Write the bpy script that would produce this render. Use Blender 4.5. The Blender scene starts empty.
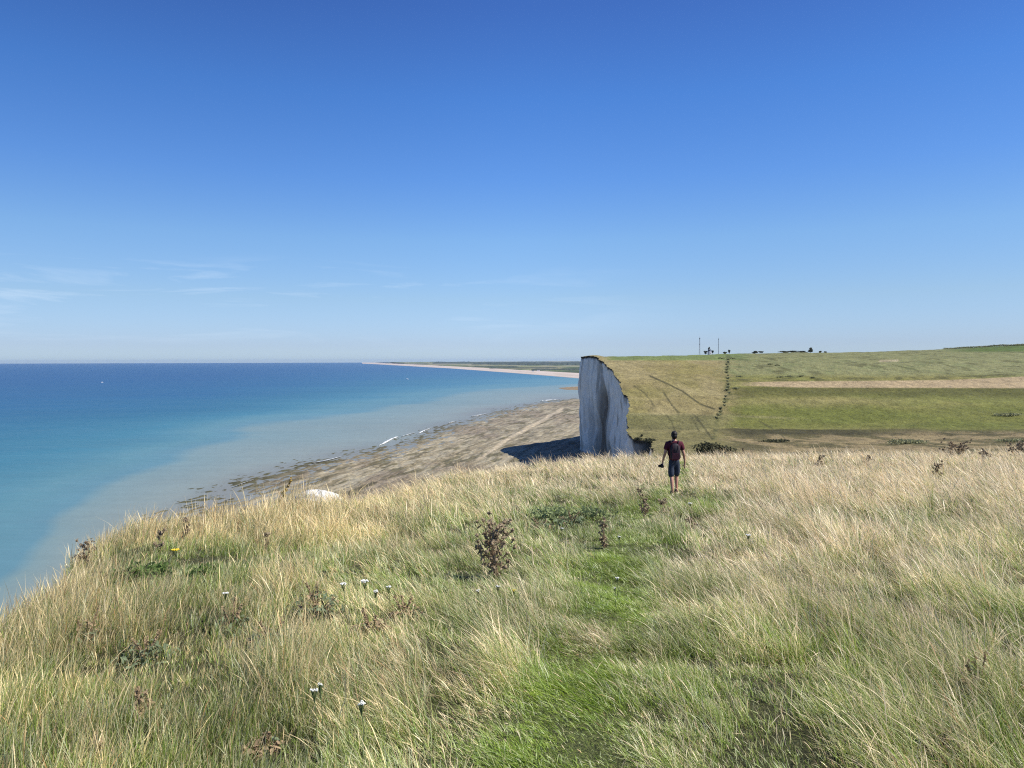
import bpy, math, numpy as np
from mathutils import Vector, Matrix
R = math.radians
rng = np.random.default_rng(7)
scene = bpy.context.scene
COL = scene.collection

# ------------------------------------------------------------------ camera
F = 731.0
EYE = 78.0
ROLL = R(0.17)
PITCH = math.atan((384 - 360.2) / F)
cam_d = bpy.data.cameras.new('camera'); cam = bpy.data.objects.new('camera', cam_d); COL.objects.link(cam)
cam_d.sensor_width = 36; cam_d.lens = 36 * F / 1024; cam_d.clip_start = .1; cam_d.clip_end = 90000
cm = Matrix.Rotation(R(90) - PITCH, 4, 'X') @ Matrix.Rotation(-ROLL, 4, 'Z')
cm.translation = (0, 0, EYE); cam.matrix_world = cm
scene.camera = cam
CM = np.array(cm.to_3x3())

def rays(px, py):
    px = np.asarray(px, float); py = np.asarray(py, float)
    px, py = np.broadcast_arrays(px, py)
    d = np.stack([(px - 512) / F, (384 - py) / F, -np.ones_like(px)], -1)
    return d @ CM.T
def at_depth(px, py, Y):
    d = rays(px, py); k = np.asarray(Y, float) / d[..., 1]
    return d * k[..., None] + np.array([0, 0, EYE])
def at_z(px, py, z=0.0):
    d = rays(px, py); k = (z - EYE) / d[..., 2]
    return d * k[..., None] + np.array([0, 0, EYE])
def project(X, Y, Z):
    p = np.stack(np.broadcast_arrays(X, Y, np.asarray(Z) - EYE), -1) @ CM
    return 512 + F * p[..., 0] / -p[..., 2], 384 - F * p[..., 1] / -p[..., 2]

# ------------------------------------------------------------------ noise
def _hash(ix, iy, seed):
    h = (ix.astype(np.int64) * 374761393 + iy.astype(np.int64) * 668265263 + seed * 974634777) & 0xFFFFFFFF
    h = ((h ^ (h >> 13)) * 1274126177) & 0xFFFFFFFF
    h = h ^ (h >> 16)
    return (h & 0xFFFF) / 65535.0
def vnoise(x, y, seed=0):
    x, y = np.broadcast_arrays(np.asarray(x, float), np.asarray(y, float))
    ix = np.floor(x); iy = np.floor(y); fx = x - ix; fy = y - iy
    fx = fx * fx * (3 - 2 * fx); fy = fy * fy * (3 - 2 * fy)
    a = _hash(ix, iy, seed); b = _hash(ix + 1, iy, seed); c = _hash(ix, iy + 1, seed); d = _hash(ix + 1, iy + 1, seed)
    return (a * (1 - fx) + b * fx) * (1 - fy) + (c * (1 - fx) + d * fx) * fy
def fbm(x, y, seed=0, octv=4):
    s = 0; a = .5; t = 0
    for k in range(octv):
        s = s + a * vnoise(x * 2 ** k + 17.3 * k, y * 2 ** k - 9.1 * k, seed + k); t += a; a *= .5
    return s / t
def sst(a, b, x):
    t = np.clip((np.asarray(x, float) - a) / (b - a), 0, 1); return t * t * (3 - 2 * t)
def lerp(a, b, t): return a + (b - a) * t
K_ALB = 0.535
def srgb(*c):
    c = np.array(c, float) / 255
    return np.where(c <= .04045, c / 12.92, ((c + .055) / 1.055) ** 2.4)
def seen(*c): return srgb(*c) * K_ALB
def mixc(a, b, t): return a + (np.asarray(b) - a) * np.asarray(t)[..., None]

# ------------------------------------------------------------------ mesh helpers
def mk_mesh(name, V, faces, colors=None, smooth=False, mats=None, midx=None):
    """faces: int array (n,4) or (n,3), or list of tuples"""
    me = bpy.data.meshes.new(name)
    V = np.asarray(V, np.float32)
    if isinstance(faces, np.ndarray):
        n, k = faces.shape
        me.vertices.add(len(V)); me.vertices.foreach_set('co', V.ravel())
        me.loops.add(n * k); me.loops.foreach_set('vertex_index', faces.astype(np.int32).ravel())
        me.polygons.add(n); me.polygons.foreach_set('loop_start', np.arange(0, n * k, k, dtype=np.int32))
        me.update(calc_edges=True)
    else:
        me.from_pydata([tuple(map(float, v)) for v in V], [], faces)
    if smooth: me.polygons.foreach_set('use_smooth', np.ones(len(me.polygons), bool))
    if colors is not None:
        c = np.ones((len(V), 4), np.float32); c[:, :3] = colors
        at = me.color_attributes.new('tint', 'FLOAT_COLOR', 'POINT'); at.data.foreach_set('color', c.ravel())
    for m in (mats or []): me.materials.append(m)
    if midx is not None: me.polygons.foreach_set('material_index', np.asarray(midx, np.int32))
    me.update()
    return me
def link(name, me, parent=None, loc=None):
    o = bpy.data.objects.new(name, me); COL.objects.link(o)
    if parent is not None: o.parent = parent
    if loc is not None: o.location = [float(v) for v in loc]
    return o
def tag(o, label, cat, group=None):
    o['label'] = label; o['category'] = cat
    if group: o['group'] = group
    return o
def thing(name, loc, label, cat, group=None, rz=0):
    o = link(name, None, loc=loc); o.rotation_euler.z = rz
    return tag(o, label, cat, group)
def grid_faces(nr, nc):
    i = np.arange(nr - 1)[:, None] * nc + np.arange(nc - 1)[None]
    i = i.ravel(); return np.stack([i, i + 1, i + nc + 1, i + nc], -1)

class MB:
    def __init__(s): s.v = []; s.f = []
    def add(s, V, Fc):
        b = len(s.v); s.v += [tuple(map(float, v)) for v in V]; s.f += [tuple(int(i) + b for i in f) for f in Fc]
    def box(s, c, size, rz=0, taper=1.0):
        c = np.array(c, float); h = np.array(size, float) / 2
        V = []
        for z in (-1, 1):
            k = taper if z > 0 else 1
            for x, y in ((-1, -1), (1, -1), (1, 1), (-1, 1)):
                px, py = x * h[0] * k, y * h[1] * k
                V.append(c + [px * math.cos(rz) - py * math.sin(rz), px * math.sin(rz) + py * math.cos(rz), z * h[2]])
        s.add(V, [(3, 2, 1, 0), (4, 5, 6, 7), (0, 1, 5, 4), (1, 2, 6, 5), (2, 3, 7, 6), (3, 0, 4, 7)])
    def tube(s, pts, rad, n=6):
        pts = [np.array(p, float) for p in pts]
        if np.isscalar(rad): rad = [rad] * len(pts)
        V = []; Fc = []
        for i, p in enumerate(pts):
            d = pts[min(i + 1, len(pts) - 1)] - pts[max(i - 1, 0)]; d = d / (np.linalg.norm(d) + 1e-9)
            a = np.cross(d, [0.31, 0.95, 0.1]); a /= np.linalg.norm(a) + 1e-9; b = np.cross(d, a)
            for k in range(n):
                t = 2 * math.pi * k / n; V.append(p + rad[i] * (a * math.cos(t) + b * math.sin(t)))
        for i in range(len(pts) - 1):
            for k in range(n):
                Fc.append((i * n + k, i * n + (k + 1) % n, (i + 1) * n + (k + 1) % n, (i + 1) * n + k))
        Fc.append(tuple(range(n))[::-1]); Fc.append(tuple((len(pts) - 1) * n + k for k in range(n)))
        s.add(V, Fc)
    def ball(s, c, r, nu=8, nv=6, jit=0, rr=None):
        c = np.array(c, float); r = np.array([r, r, r] if np.isscalar(r) else r, float); V = []; Fc = []
        for j in range(nv + 1):
            th = math.pi * j / nv
            for i in range(nu):
                ph = 2 * math.pi * i / nu
                k = 1 + (jit * (rr.random() - .5) if rr is not None else 0)
                V.append(c + r * k * np.array([math.sin(th) * math.cos(ph), math.sin(th) * math.sin(ph), math.cos(th)]))
        for j in range(nv):
            for i in range(nu):
                Fc.append((j * nu + i, (j + 1) * nu + i, (j + 1) * nu + (i + 1) % nu, j * nu + (i + 1) % nu))
        s.add(V, Fc)
    def build(s, name, mat, parent=None, smooth=False, loc=None):
        me = mk_mesh(name, np.array(s.v), s.f, smooth=smooth, mats=[mat])
        return link(name, me, parent, loc)

def leaf_cloud(rr, n, centre, radii, size, elong=2.0, shell=.35):
    """n leaf-shaped quads scattered in an ellipsoid: (V, faces)"""
    d = rr.normal(size=(n, 3)); d /= np.linalg.norm(d, axis=1)[:, None]
    rad = shell + (1 - shell) * rr.random(n) ** .6
    lob = .75 + .5 * vnoise(d[:, 0] * 2.3 + 5, d[:, 1] * 2.3 + d[:, 2] * 1.9, int(rr.integers(999)))
    c = np.array(centre) + d * (rad * lob)[:, None] * np.array(radii)
    a = rr.normal(size=(n, 3)); a /= np.linalg.norm(a, axis=1)[:, None]
    b = np.cross(a, rr.normal(size=(n, 3))); b /= np.linalg.norm(b, axis=1)[:, None]
    sz = size * (.5 + rr.random(n)); a = a * (sz * elong / 2)[:, None]; b = b * (sz / 2)[:, None]
    V = np.stack([c - a, c + b, c + a, c - b], 1).reshape(-1, 3)
    return V, np.arange(4 * n).reshape(n, 4)

# ------------------------------------------------------------------ materials
def new_mat(name):
    m = bpy.data.materials.new(name); m.use_nodes = True; nt = m.node_tree
    return m, nt, nt.nodes, nt.links, nt.nodes['Principled BSDF']
def mat_plain(name, lin, rough=.8, var=.25, scale=6, spec=.3, metal=0, bump=.15):
    m, nt, N, L, B = new_mat(name)
    geo = N.new('ShaderNodeTexCoord'); no = N.new('ShaderNodeTexNoise'); no.inputs['Scale'].default_value = scale; no.inputs['Detail'].default_value = 5
    L.new(geo.outputs['Object'], no.inputs['Vector'])
    mx = N.new('ShaderNodeMix'); mx.data_type = 'RGBA'
    mx.inputs['A'].default_value = (*[float(c) * (1 - var) for c in lin], 1); mx.inputs['B'].default_value = (*[min(1, float(c) * (1 + var)) for c in lin], 1)
    L.new(no.outputs['Fac'], mx.inputs['Factor']); L.new(mx.outputs['Result'], B.inputs['Base Color'])
    B.inputs['Roughness'].default_value = rough; B.inputs['Specular IOR Level'].default_value = spec; B.inputs['Metallic'].default_value = metal
    if bump:
        bp = N.new('ShaderNodeBump'); bp.inputs['Strength'].default_value = bump; bp.inputs['Distance'].default_value = .01
        L.new(no.outputs['Fac'], bp.inputs['Height']); L.new(bp.outputs['Normal'], B.inputs['Normal'])
    return m
def mat_leaf(name, lin, var=.35, transl=.3, scale=9):
    m, nt, N, L, B = new_mat(name)
    N.remove(B)
    geo = N.new('ShaderNodeTexCoord'); no = N.new('ShaderNodeTexNoise'); no.inputs['Scale'].default_value = scale
    L.new(geo.outputs['Object'], no.inputs['Vector'])
    mx = N.new('ShaderNodeMix'); mx.data_type = 'RGBA'
    mx.inputs['A'].default_value = (*[float(c) * (1 - var) for c in lin], 1); mx.inputs['B'].default_value = (*[float(c) * (1 + var) for c in lin], 1)
    L.new(no.outputs['Fac'], mx.inputs['Factor'])
    d = N.new('ShaderNodeBsdfDiffuse'); t = N.new('ShaderNodeBsdfTranslucent'); s = N.new('ShaderNodeMixShader'); s.inputs[0].default_value = transl
    L.new(mx.outputs['Result'], d.inputs[0]); L.new(mx.outputs['Result'], t.inputs[0]); L.new(d.outputs[0], s.inputs[1]); L.new(t.outputs[0], s.inputs[2])
    L.new(s.outputs[0], N['Material Output'].inputs['Surface'])
    return m
def mat_tint(name, scales=(0.5, 4), amt=(.35, .25), rough=.9, spec=.15, bumps=(), stretch=(1, 1, 1), sec=None):
    """colour attribute x procedural noise; bumps = [(scale, distance)]; world-space coordinates in metres"""
    m, nt, N, L, B = new_mat(name)
    at = N.new('ShaderNodeAttribute'); at.attribute_name = 'tint'
    geo = N.new('ShaderNodeNewGeometry')
    mp = N.new('ShaderNodeMapping'); mp.inputs['Scale'].default_value = stretch; L.new(geo.outputs['Position'], mp.inputs['Vector'])
    cur = at.outputs['Color']
    for sc, am in zip(scales, amt):
        no = N.new('ShaderNodeTexNoise'); no.inputs['Scale'].default_value = sc; no.inputs['Detail'].default_value = 6; no.inputs['Roughness'].default_value = .6
        L.new(mp.outputs[0], no.inputs['Vector'])
        mr = N.new('ShaderNodeMapRange'); mr.inputs['From Min'].default_value = .3; mr.inputs['From Max'].default_value = .7
        mr.inputs['To Min'].default_value = 1 - am; mr.inputs['To Max'].default_value = 1 + am
        L.new(no.outputs['Fac'], mr.inputs['Value'])
        mu = N.new('ShaderNodeVectorMath'); mu.operation = 'SCALE'; L.new(cur, mu.inputs[0]); L.new(mr.outputs[0], mu.inputs['Scale']); cur = mu.outputs[0]
    L.new(cur, B.inputs['Base Color']); B.inputs['Roughness'].default_value = rough; B.inputs['Specular IOR Level'].default_value = spec
    prev = None
    for sc, di in bumps:
        no = N.new('ShaderNodeTexNoise'); no.inputs['Scale'].default_value = sc; no.inputs['Detail'].default_value = 5
        L.new(mp.outputs[0], no.inputs['Vector'])
        bp = N.new('ShaderNodeBump'); bp.inputs['Strength'].default_value = 1; bp.inputs['Distance'].default_value = di
        L.new(no.outputs['Fac'], bp.inputs['Height'])
        if prev is not None: L.new(prev, bp.inputs['Normal'])
        prev = bp.outputs['Normal']
    if prev is not None: L.new(prev, B.inputs['Normal'])
    return m, nt, N, L, B

# ------------------------------------------------------------------ terrain shape
EDGE = np.array([(-3.0, -14), (-3.3, -4), (-3.8, 0), (-4.4, 3.5), (-5.1, 7.0), (-5.75, 9.6), (-6.9, 11.7), (-7.0, 13.6), (-5.9, 15.2), (-4.4, 17), (-3.4, 20.5), (-2.4, 25), (-.2, 31), (3, 36),
                 (6.5, 40.5), (10, 46), (14, 60), (25, 120), (36, 170), (43, 200), (48.5, 250), (58, 300), (63, 329), (62.3, 333), (58.5, 342), (57.6, 346), (58.2, 365), (62, 392), (66, 415), (68.6, 435),
                 (69.4, 455), (69.8, 485), (69.4, 520), (68.2, 545), (65.5, 570), (61, 590), (57.5, 604), (56.6, 612), (60, 625), (100, 665), (165, 755), (225, 850), (290, 1000), (500, 1900), (900, 3200)], float)
def edge_x(Y):
    Y = np.asarray(Y, float)
    x = np.interp(Y, EDGE[:, 1], EDGE[:, 0])
    j = sst(150, 320, Y)
    x = x + j * ((fbm(Y / 9, Y * 0 + 3, 5, 3) - .5) * 3.2 + (vnoise(Y / 2.3, 7, 6) - .5) * 1.2)
    x = x + (1 - sst(40, 80, Y)) * (fbm(Y / 1.7, Y * 0 + 1, 9, 3) - .5) * .7
    return x
DN = np.array([(-20, .2), (-5, 1.25), (0, 1.65), (5, 2.15), (10, 2.65), (20, 3.65), (28, 4.4), (34, 5.0), (40, 5.75), (48, 7.4), (60, 11.3), (90, 18.5), (130, 26), (170, 30.5), (200, 32)], float)
TY = np.array([230, 260, 300, 340, 385, 425, 480, 530, 570, 620, 800, 1000], float)
TL = np.array([459, 453, 447, 441, 425, 402, 380.5, 364.5, 358.2, 356.8, 355.8, 355.2])
TM = np.array([456, 450, 444, 438, 424, 403, 384, 371, 363.5, 358.5, 354.5, 352.8])
TR = np.array([452, 446, 440, 434, 423, 404, 388, 375, 367, 360.5, 350, 344.8])
def height(X, Y):
    X, Y = np.broadcast_arrays(np.asarray(X, float), np.asarray(Y, float))
    u = np.clip(512 + F * X / np.maximum(Y, 1), 560, 1500)
    yy = np.clip(Y, TY[0], TY[-1])
    rl = np.interp(yy, TY, TL); rm = np.interp(yy, TY, TM); rr_ = np.interp(yy, TY, TR)
    row = np.where(u < 830, lerp(rl, rm, sst(620, 830, u)), lerp(rm, rr_, np.clip((u - 830) / 194, 0, 1.6) ** 1.5))
    h0 = 384 - (row - 0)                                   # rows from centre
    ang = PITCH - np.arctan((384 - (row + (u - 512) * math.tan(ROLL))) / F)
    Dh = np.tan(ang) * yy
    Dh = Dh - np.maximum(Y - 1000, 0) * .001
    Dn = np.interp(Y, DN[:, 0], DN[:, 1]) - .012 * np.clip(X, -10, 90)
    t = sst(175, 235, Y)
    D = lerp(Dn, Dh, t)
    z = EYE - D
    # relief
    z = z + (1 - sst(50, 120, Y)) * ((fbm(X / 2.6, Y / 2.6, 21, 3) - .5) * .28 + (fbm(X / .5, Y / .5, 23, 2) - .5) * .07)
    z = z + sst(120, 300, Y) * ((fbm(X / 38, Y / 30, 31, 4) - .5) * 2.6 + (fbm(X / 5, Y / 4, 37, 3) - .5) * .8)
    z = z + .02 * np.exp(-((X + 5.8) / 2.0) ** 2 - ((Y - 12.6) / 2.2) ** 2)
    # rounded lip at the cliff edge
    e = X - np.interp(Y, EDGE[:, 1], EDGE[:, 0])
    z = z - (1 - sst(50, 90, Y)) * .3 * np.exp(-np.maximum(e, 0) / .4)
    z = z + 1.7 * np.exp(-((Y - 590) / 26) ** 2) * np.exp(-((X - 66) / 8) ** 2)
    return z
def gz(x, y): return float(height(np.array([x]), np.array([y]))[0])
def on_ground(px, py):
    """world point on the near meadow seen at this pixel"""
    d = rays(px, py); ys = np.linspace(1.2, 120, 6000)
    p = d[None] * (ys / d[1])[:, None]; h = height(p[:, 0], ys)
    k = np.argmax(p[:, 2] + EYE < h)
    return np.array([p[k, 0], ys[k], h[k]])

PATH = np.array([(-.05, 0), (.15, 2.5), (.35, 4), (.6, 5.5), (.95, 7), (1.15, 8.4), (1.4, 10), (2.0, 12.5), (2.9, 15.5), (3.9, 18.5), (4.6, 20.5), (5.6, 24), (6.6, 28), (8, 34)])
def path_dist(X, Y): return np.abs(X - np.interp(Y, PATH[:, 1], PATH[:, 0])) - .18 * (vnoise(Y * .9, X * .5, 77) - .5)

# ------------------------------------------------------------------ hillside colours (the land's own vegetation)
def poly_mask(u, v, pts, w):
    out = np.zeros_like(u)
    for (x0, y0), (x1, y1) in zip(pts[:-1], pts[1:]):
        dx, dy = x1 - x0, y1 - y0; t = np.clip(((u - x0) * dx + (v - y0) * dy) / (dx * dx + dy * dy), 0, 1)
        d = np.hypot(u - x0 - t * dx, v - y0 - t * dy); out = np.maximum(out, 1 - sst(w * .4, w, d))
    return out
def hill_tint(X, Y, Z):
    u, v = project(X, Y, Z)
    n1 = fbm(X / 22, Y / 30, 41, 4); n2 = fbm(X / 60, Y / 25, 43, 4); n3 = fbm(X / 6, Y / 9, 47, 4)
    vv = v + (n1 - .5) * 5
    c = np.zeros(u.shape + (3,)) + seen(166, 152, 102)
    c = mixc(c, seen(178, 164, 116), sst(.35, .7, n2))
    left = 1 - sst(712, 742, u + (n3 - .5) * 26 + (n1 - .5) * 14)
    # left of the hedge line: terraces
    c = mixc(c, seen(158, 148, 90), left * sst(.45, .75, n1) * .8)
    band = sst(413, 416, vv) * (1 - sst(429, 432, vv))
    c = mixc(c, seen(125, 124, 78), band * .75 * left)
    c = mixc(c, seen(170, 160, 108), left * sst(428, 432, vv) * (1 - sst(434, 440, vv)) * .6)
    # right of it
    right = 1 - left
    base = mixc(np.zeros_like(c) + seen(136, 138, 72), seen(154, 148, 86), sst(.35, .7, n2))
    up = 1 - sst(372, 379, v)
    base = mixc(base, seen(156, 156, 106), up)
    base = mixc(base, seen(128, 136, 88), up * sst(.5, .7, n3) * .6)
    base = mixc(base, seen(90, 88, 44), sst(386, 388, v) * (1 - sst(393, 400, vv)) * .6)
    base = mixc(base, seen(114, 122, 52), sst(405, 411, vv) * (1 - sst(426, 431, vv)) * .6)
    base = mixc(base, seen(166, 156, 100), sst(396, 401, vv) * (1 - sst(402, 407, vv)) * .6 * (1 - sst(840, 960, u)))
    c = mixc(c, base, right)
    # mown field
    top = np.interp(u, [735, 780, 850, 950, 1024, 1500], [382.5, 381.5, 381, 380, 376.5, 360]); bot = np.interp(u, [735, 800, 1024, 1500], [385.5, 387.5, 388.2, 389])
    fm = sst(-.6, .6, v - top) * sst(-.6, .6, bot - v) * sst(730, 770, u + (n3 - .5) * 30)
    c = mixc(c, seen(198, 176, 136), fm)
    # darker edge hedging above the field
    c = mixc(c, seen(105, 104, 62), (1 - sst(.8, 2.2, np.abs(v - top + 2))) * sst(.45, .6, fbm(X / 7, Y / 7, 53, 3)) * right * .8)
    # top of the plateau: green
    gt = (1 - sst(359.5, 361, v)) * (1 - sst(735, 760, u)) * sst(600, 615, u)
    c = mixc(c, seen(132, 150, 88), gt * .9)
    tr = sst(930, 980, u) * (1 - sst(350.5, 353, v)); c = mixc(c, seen(108, 128, 62), tr)
    # tan scrubby foot of the slope
    ft = sst(429, 434, vv); c = mixc(c, mixc(np.zeros_like(c) + seen(170, 152, 110), seen(120, 112, 74), sst(.45, .62, fbm(X / 9, Y / 14, 57, 4))), ft * right)
    c = mixc(c, seen(128, 124, 76), ft * left * .6)
    c = mixc(c, seen(84, 80, 52), sst(428.5, 430, vv) * (1 - sst(433, 437, vv)) * right * (1 - .5 * sst(840, 920, u)) * .95)
    c = mixc(c, seen(92, 96, 58), poly_mask(u, v + (n3 - .5) * 3, [(728, 357), (727, 388), (730, 394), (724, 404), (718, 420), (714, 438)], 3.2) * .6 * sst(.3, .55, fbm(X / 5, Y / 8, 59, 3)))
    c = mixc(c, seen(100, 100, 62), right * up * sst(.6, .68, fbm(X / 9, Y / 14, 55, 4)) * .6)
    # sheep tracks and old fence lines
    for pts, w, a in (([(650, 376), (668, 384), (682, 391), (700, 404), (714, 409)], 1.1, .6), ([(664, 393), (671, 404), (679, 413)], 1.1, .55), ([(634, 386), (645, 393), (655, 407)], 1.1, .35),
                      ([(667, 415), (672, 423), (675, 431)], 1.1, .45), ([(694, 415), (703, 426), (712, 439)], 1.3, .5), ([(692, 418), (699, 431)], 1.2, .4),
                      ([(759, 421), (770, 427), (785, 438)], 1, .4)):
        c = mixc(c, seen(88, 86, 58), poly_mask(u, v, pts, w) * min(.9, a * 1.45))
    c = mixc(c, seen(186, 176, 128), poly_mask(u, v + (n3 - .5) * 2, [(632, 414), (700, 414.5), (760, 417), (840, 420)], 1.6) * .35 * sst(.3, .6, n2))
    c = mixc(c, seen(190, 176, 140), poly_mask(u, v, [(880, 361), (898, 360.5)], 1.6) * .8)
    return c * (0.86 + .28 * n3)[..., None]

# ------------------------------------------------------------------ land meshes
Ysn = np.concatenate([np.arange(-14, 0, 1.0), np.arange(0, 45, .22), np.arange(45, 60.01, 1.5)])
Ysn[-1] = 60.0
cn = np.linspace(0, 1, 190) ** 2.1
Xe = edge_x(Ysn)
Xg = Xe[:, None] + (76 - Xe[:, None]) * cn[None]; Yg = np.repeat(Ysn[:, None], len(cn), 1)
Zg = height(Xg, Yg)
gcol = np.zeros(Xg.shape + (3,)) + np.array([.06, .062, .026])
pm = 1 - sst(.25, .7, path_dist(Xg, Yg))
gcol = mixc(gcol, np.array([.10, .12, .035]), pm * .6)
strawmat = np.exp(-((Xg - .62) / .28) ** 2 - ((Yg - 5.6) / .5) ** 2)
gcol = mixc(gcol, np.array([.26, .19, .10]), np.clip(strawmat, 0, 1) * .7)
m_soil, *_ = mat_tint('meadow_soil', (4, 30, 120), (.3, .4, .4), bumps=[(20, .05), (90, .02)])
me = mk_mesh('ground', np.stack([Xg, Yg, Zg], -1).reshape(-1, 3), grid_faces(*Xg.shape), gcol.reshape(-1, 3), True, [m_soil])
ground = link('ground', me); ground['kind'] = 'structure'

rows_v = []
Ysh = [60.0]
while Ysh[-1] < 3200:
    y = Ysh[-1]
    st = 3.5 if y < 225 else 1.3 if y < 345 else 1.1 if y < 640 else (2.5 if y < 1010 else 60)
    Ysh.append(y + st)
Ysh = np.array(Ysh)
Xe = edge_x(Ysh)
ue = 512 + F * Xe / Ysh
tcol = np.concatenate([np.linspace(0, .62, 480), np.linspace(.62, 1, 90)[1:]])
ug = ue[:, None] + (1440 - ue[:, None]) * tcol[None]
Xh = (ug - 512) / F * Ysh[:, None]; Yh = np.repeat(Ysh[:, None], len(tcol), 1)
Zh = height(Xh, Yh)
hc = hill_tint(Xh, Yh, Zh)
m_hill, *_ = mat_tint('downland_turf', (.05, .16, .7), (.14, .2, .3), bumps=[(.12, 1.2), (.4, .8), (1.6, .3)])
me = mk_mesh('hillside', np.stack([Xh, Yh, Zh], -1).reshape(-1, 3), grid_faces(*Xh.shape), hc.reshape(-1, 3), True, [m_hill])
hill = link('hillside', me); hill['kind'] = 'structure'

# ------------------------------------------------------------------ chalk cliff along the whole edge
def build_cliff():
    Yc = np.concatenate([Ysn[:-1], Ysh[Ysh < 1000]])
    Xc = edge_x(Yc); Zc = height(Xc, Yc)
    tx = np.gradient(np.interp(Yc, EDGE[:, 1], EDGE[:, 0])); ty = np.gradient(Yc); L = np.hypot(tx, ty)
    # smooth the tangent
    for _ in range(6):
        tx = np.convolve(np.pad(tx / L, 2, 'edge'), [.1, .2, .4, .2, .1], 'valid'); ty = np.convolve(np.pad(ty / L, 2, 'edge'), [.1, .2, .4, .2, .1], 'valid'); L = np.hypot(tx, ty)
    nx, ny = -ty / L, tx / L                        # outward, towards the sea
    s = np.cumsum(np.hypot(np.gradient(Xc), np.gradient(Yc)))
    lev = np.concatenate([[0, .45, 1.3, 2.4], np.linspace(3.6, 100, 78)])
    V = []; C = []
    n = len(Yc)
    foot = .6
    H = Zc - foot
    far = sst(60, 200, Yc)
    for k, d in enumerate(lev):
        dd = np.minimum(d, H) if k < 4 else (3.6 + (lev[k] - 3.6) / (100 - 3.6) * (H - 3.6))
        z = Zc - dd; t = dd / H
        off = np.where(dd < 1.6, -.9 * np.minimum(dd, .8) * far, 0) + np.where(dd >= 1.6, -.2 * far, 0)
        flute = (fbm(s / 30, t * 3 + 0 * s, 61, 2) - .5) * 5 + (fbm(s / 9, t * 9, 63, 3) - .5) * 1.1
        off = off + flute * sst(0, 6, dd) * far + t * 1.2 + 1.5 * sst(.93, 1, t) * far + (fbm(s / 14, t * 7, 65, 3) - .5) * 1.6 * far * sst(0, 6, dd)
        # deep gully
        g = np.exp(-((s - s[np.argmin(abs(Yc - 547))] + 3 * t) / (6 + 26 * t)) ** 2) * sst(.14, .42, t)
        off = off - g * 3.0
        x = Xc + nx * off; y = Yc + ny * off
        V.append(np.stack([x, y, z], -1))
        nn = fbm(s / 13, t * 5, 67, 4); st = fbm(s / 6, t * 1.6 + s * 0, 69, 4)
        c = np.zeros((n, 3)) + np.array([.80, .76, .68])
        c = mixc(c, np.array([.86, .84, .78]), sst(.5, .72, nn) * .7)
        c = mixc(c, np.array([.34, .34, .32]), sst(.55, .75, st) * .5)
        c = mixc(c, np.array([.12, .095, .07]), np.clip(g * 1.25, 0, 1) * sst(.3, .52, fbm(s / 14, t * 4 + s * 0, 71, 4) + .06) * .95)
        c = mixc(c, np.array([.26, .24, .20]), sst(.58, .72, fbm(s / 9, t * 2.4, 73, 4)) * .7)
        c = mixc(c, np.array([.27, .25, .21]), sst(.85, 1, t) * .5)
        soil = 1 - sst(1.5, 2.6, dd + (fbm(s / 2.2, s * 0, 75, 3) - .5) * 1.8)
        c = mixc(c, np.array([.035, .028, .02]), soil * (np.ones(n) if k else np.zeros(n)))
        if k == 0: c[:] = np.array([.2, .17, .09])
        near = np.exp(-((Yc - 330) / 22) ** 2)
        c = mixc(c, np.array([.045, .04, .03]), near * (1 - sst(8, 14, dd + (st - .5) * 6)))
        C.append(c)
    V = np.array(V); C = np.array(C)
    fc = grid_faces(len(lev), n)[:, ::-1]
    m, *_ = mat_tint('chalk', (.25, 2.5), (.12, .2), bumps=[(.3, .5), (1.5, .15)], stretch=(1, 1, .8))
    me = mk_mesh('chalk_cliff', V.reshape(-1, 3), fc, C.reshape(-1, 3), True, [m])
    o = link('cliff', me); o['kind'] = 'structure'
build_cliff()

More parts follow.
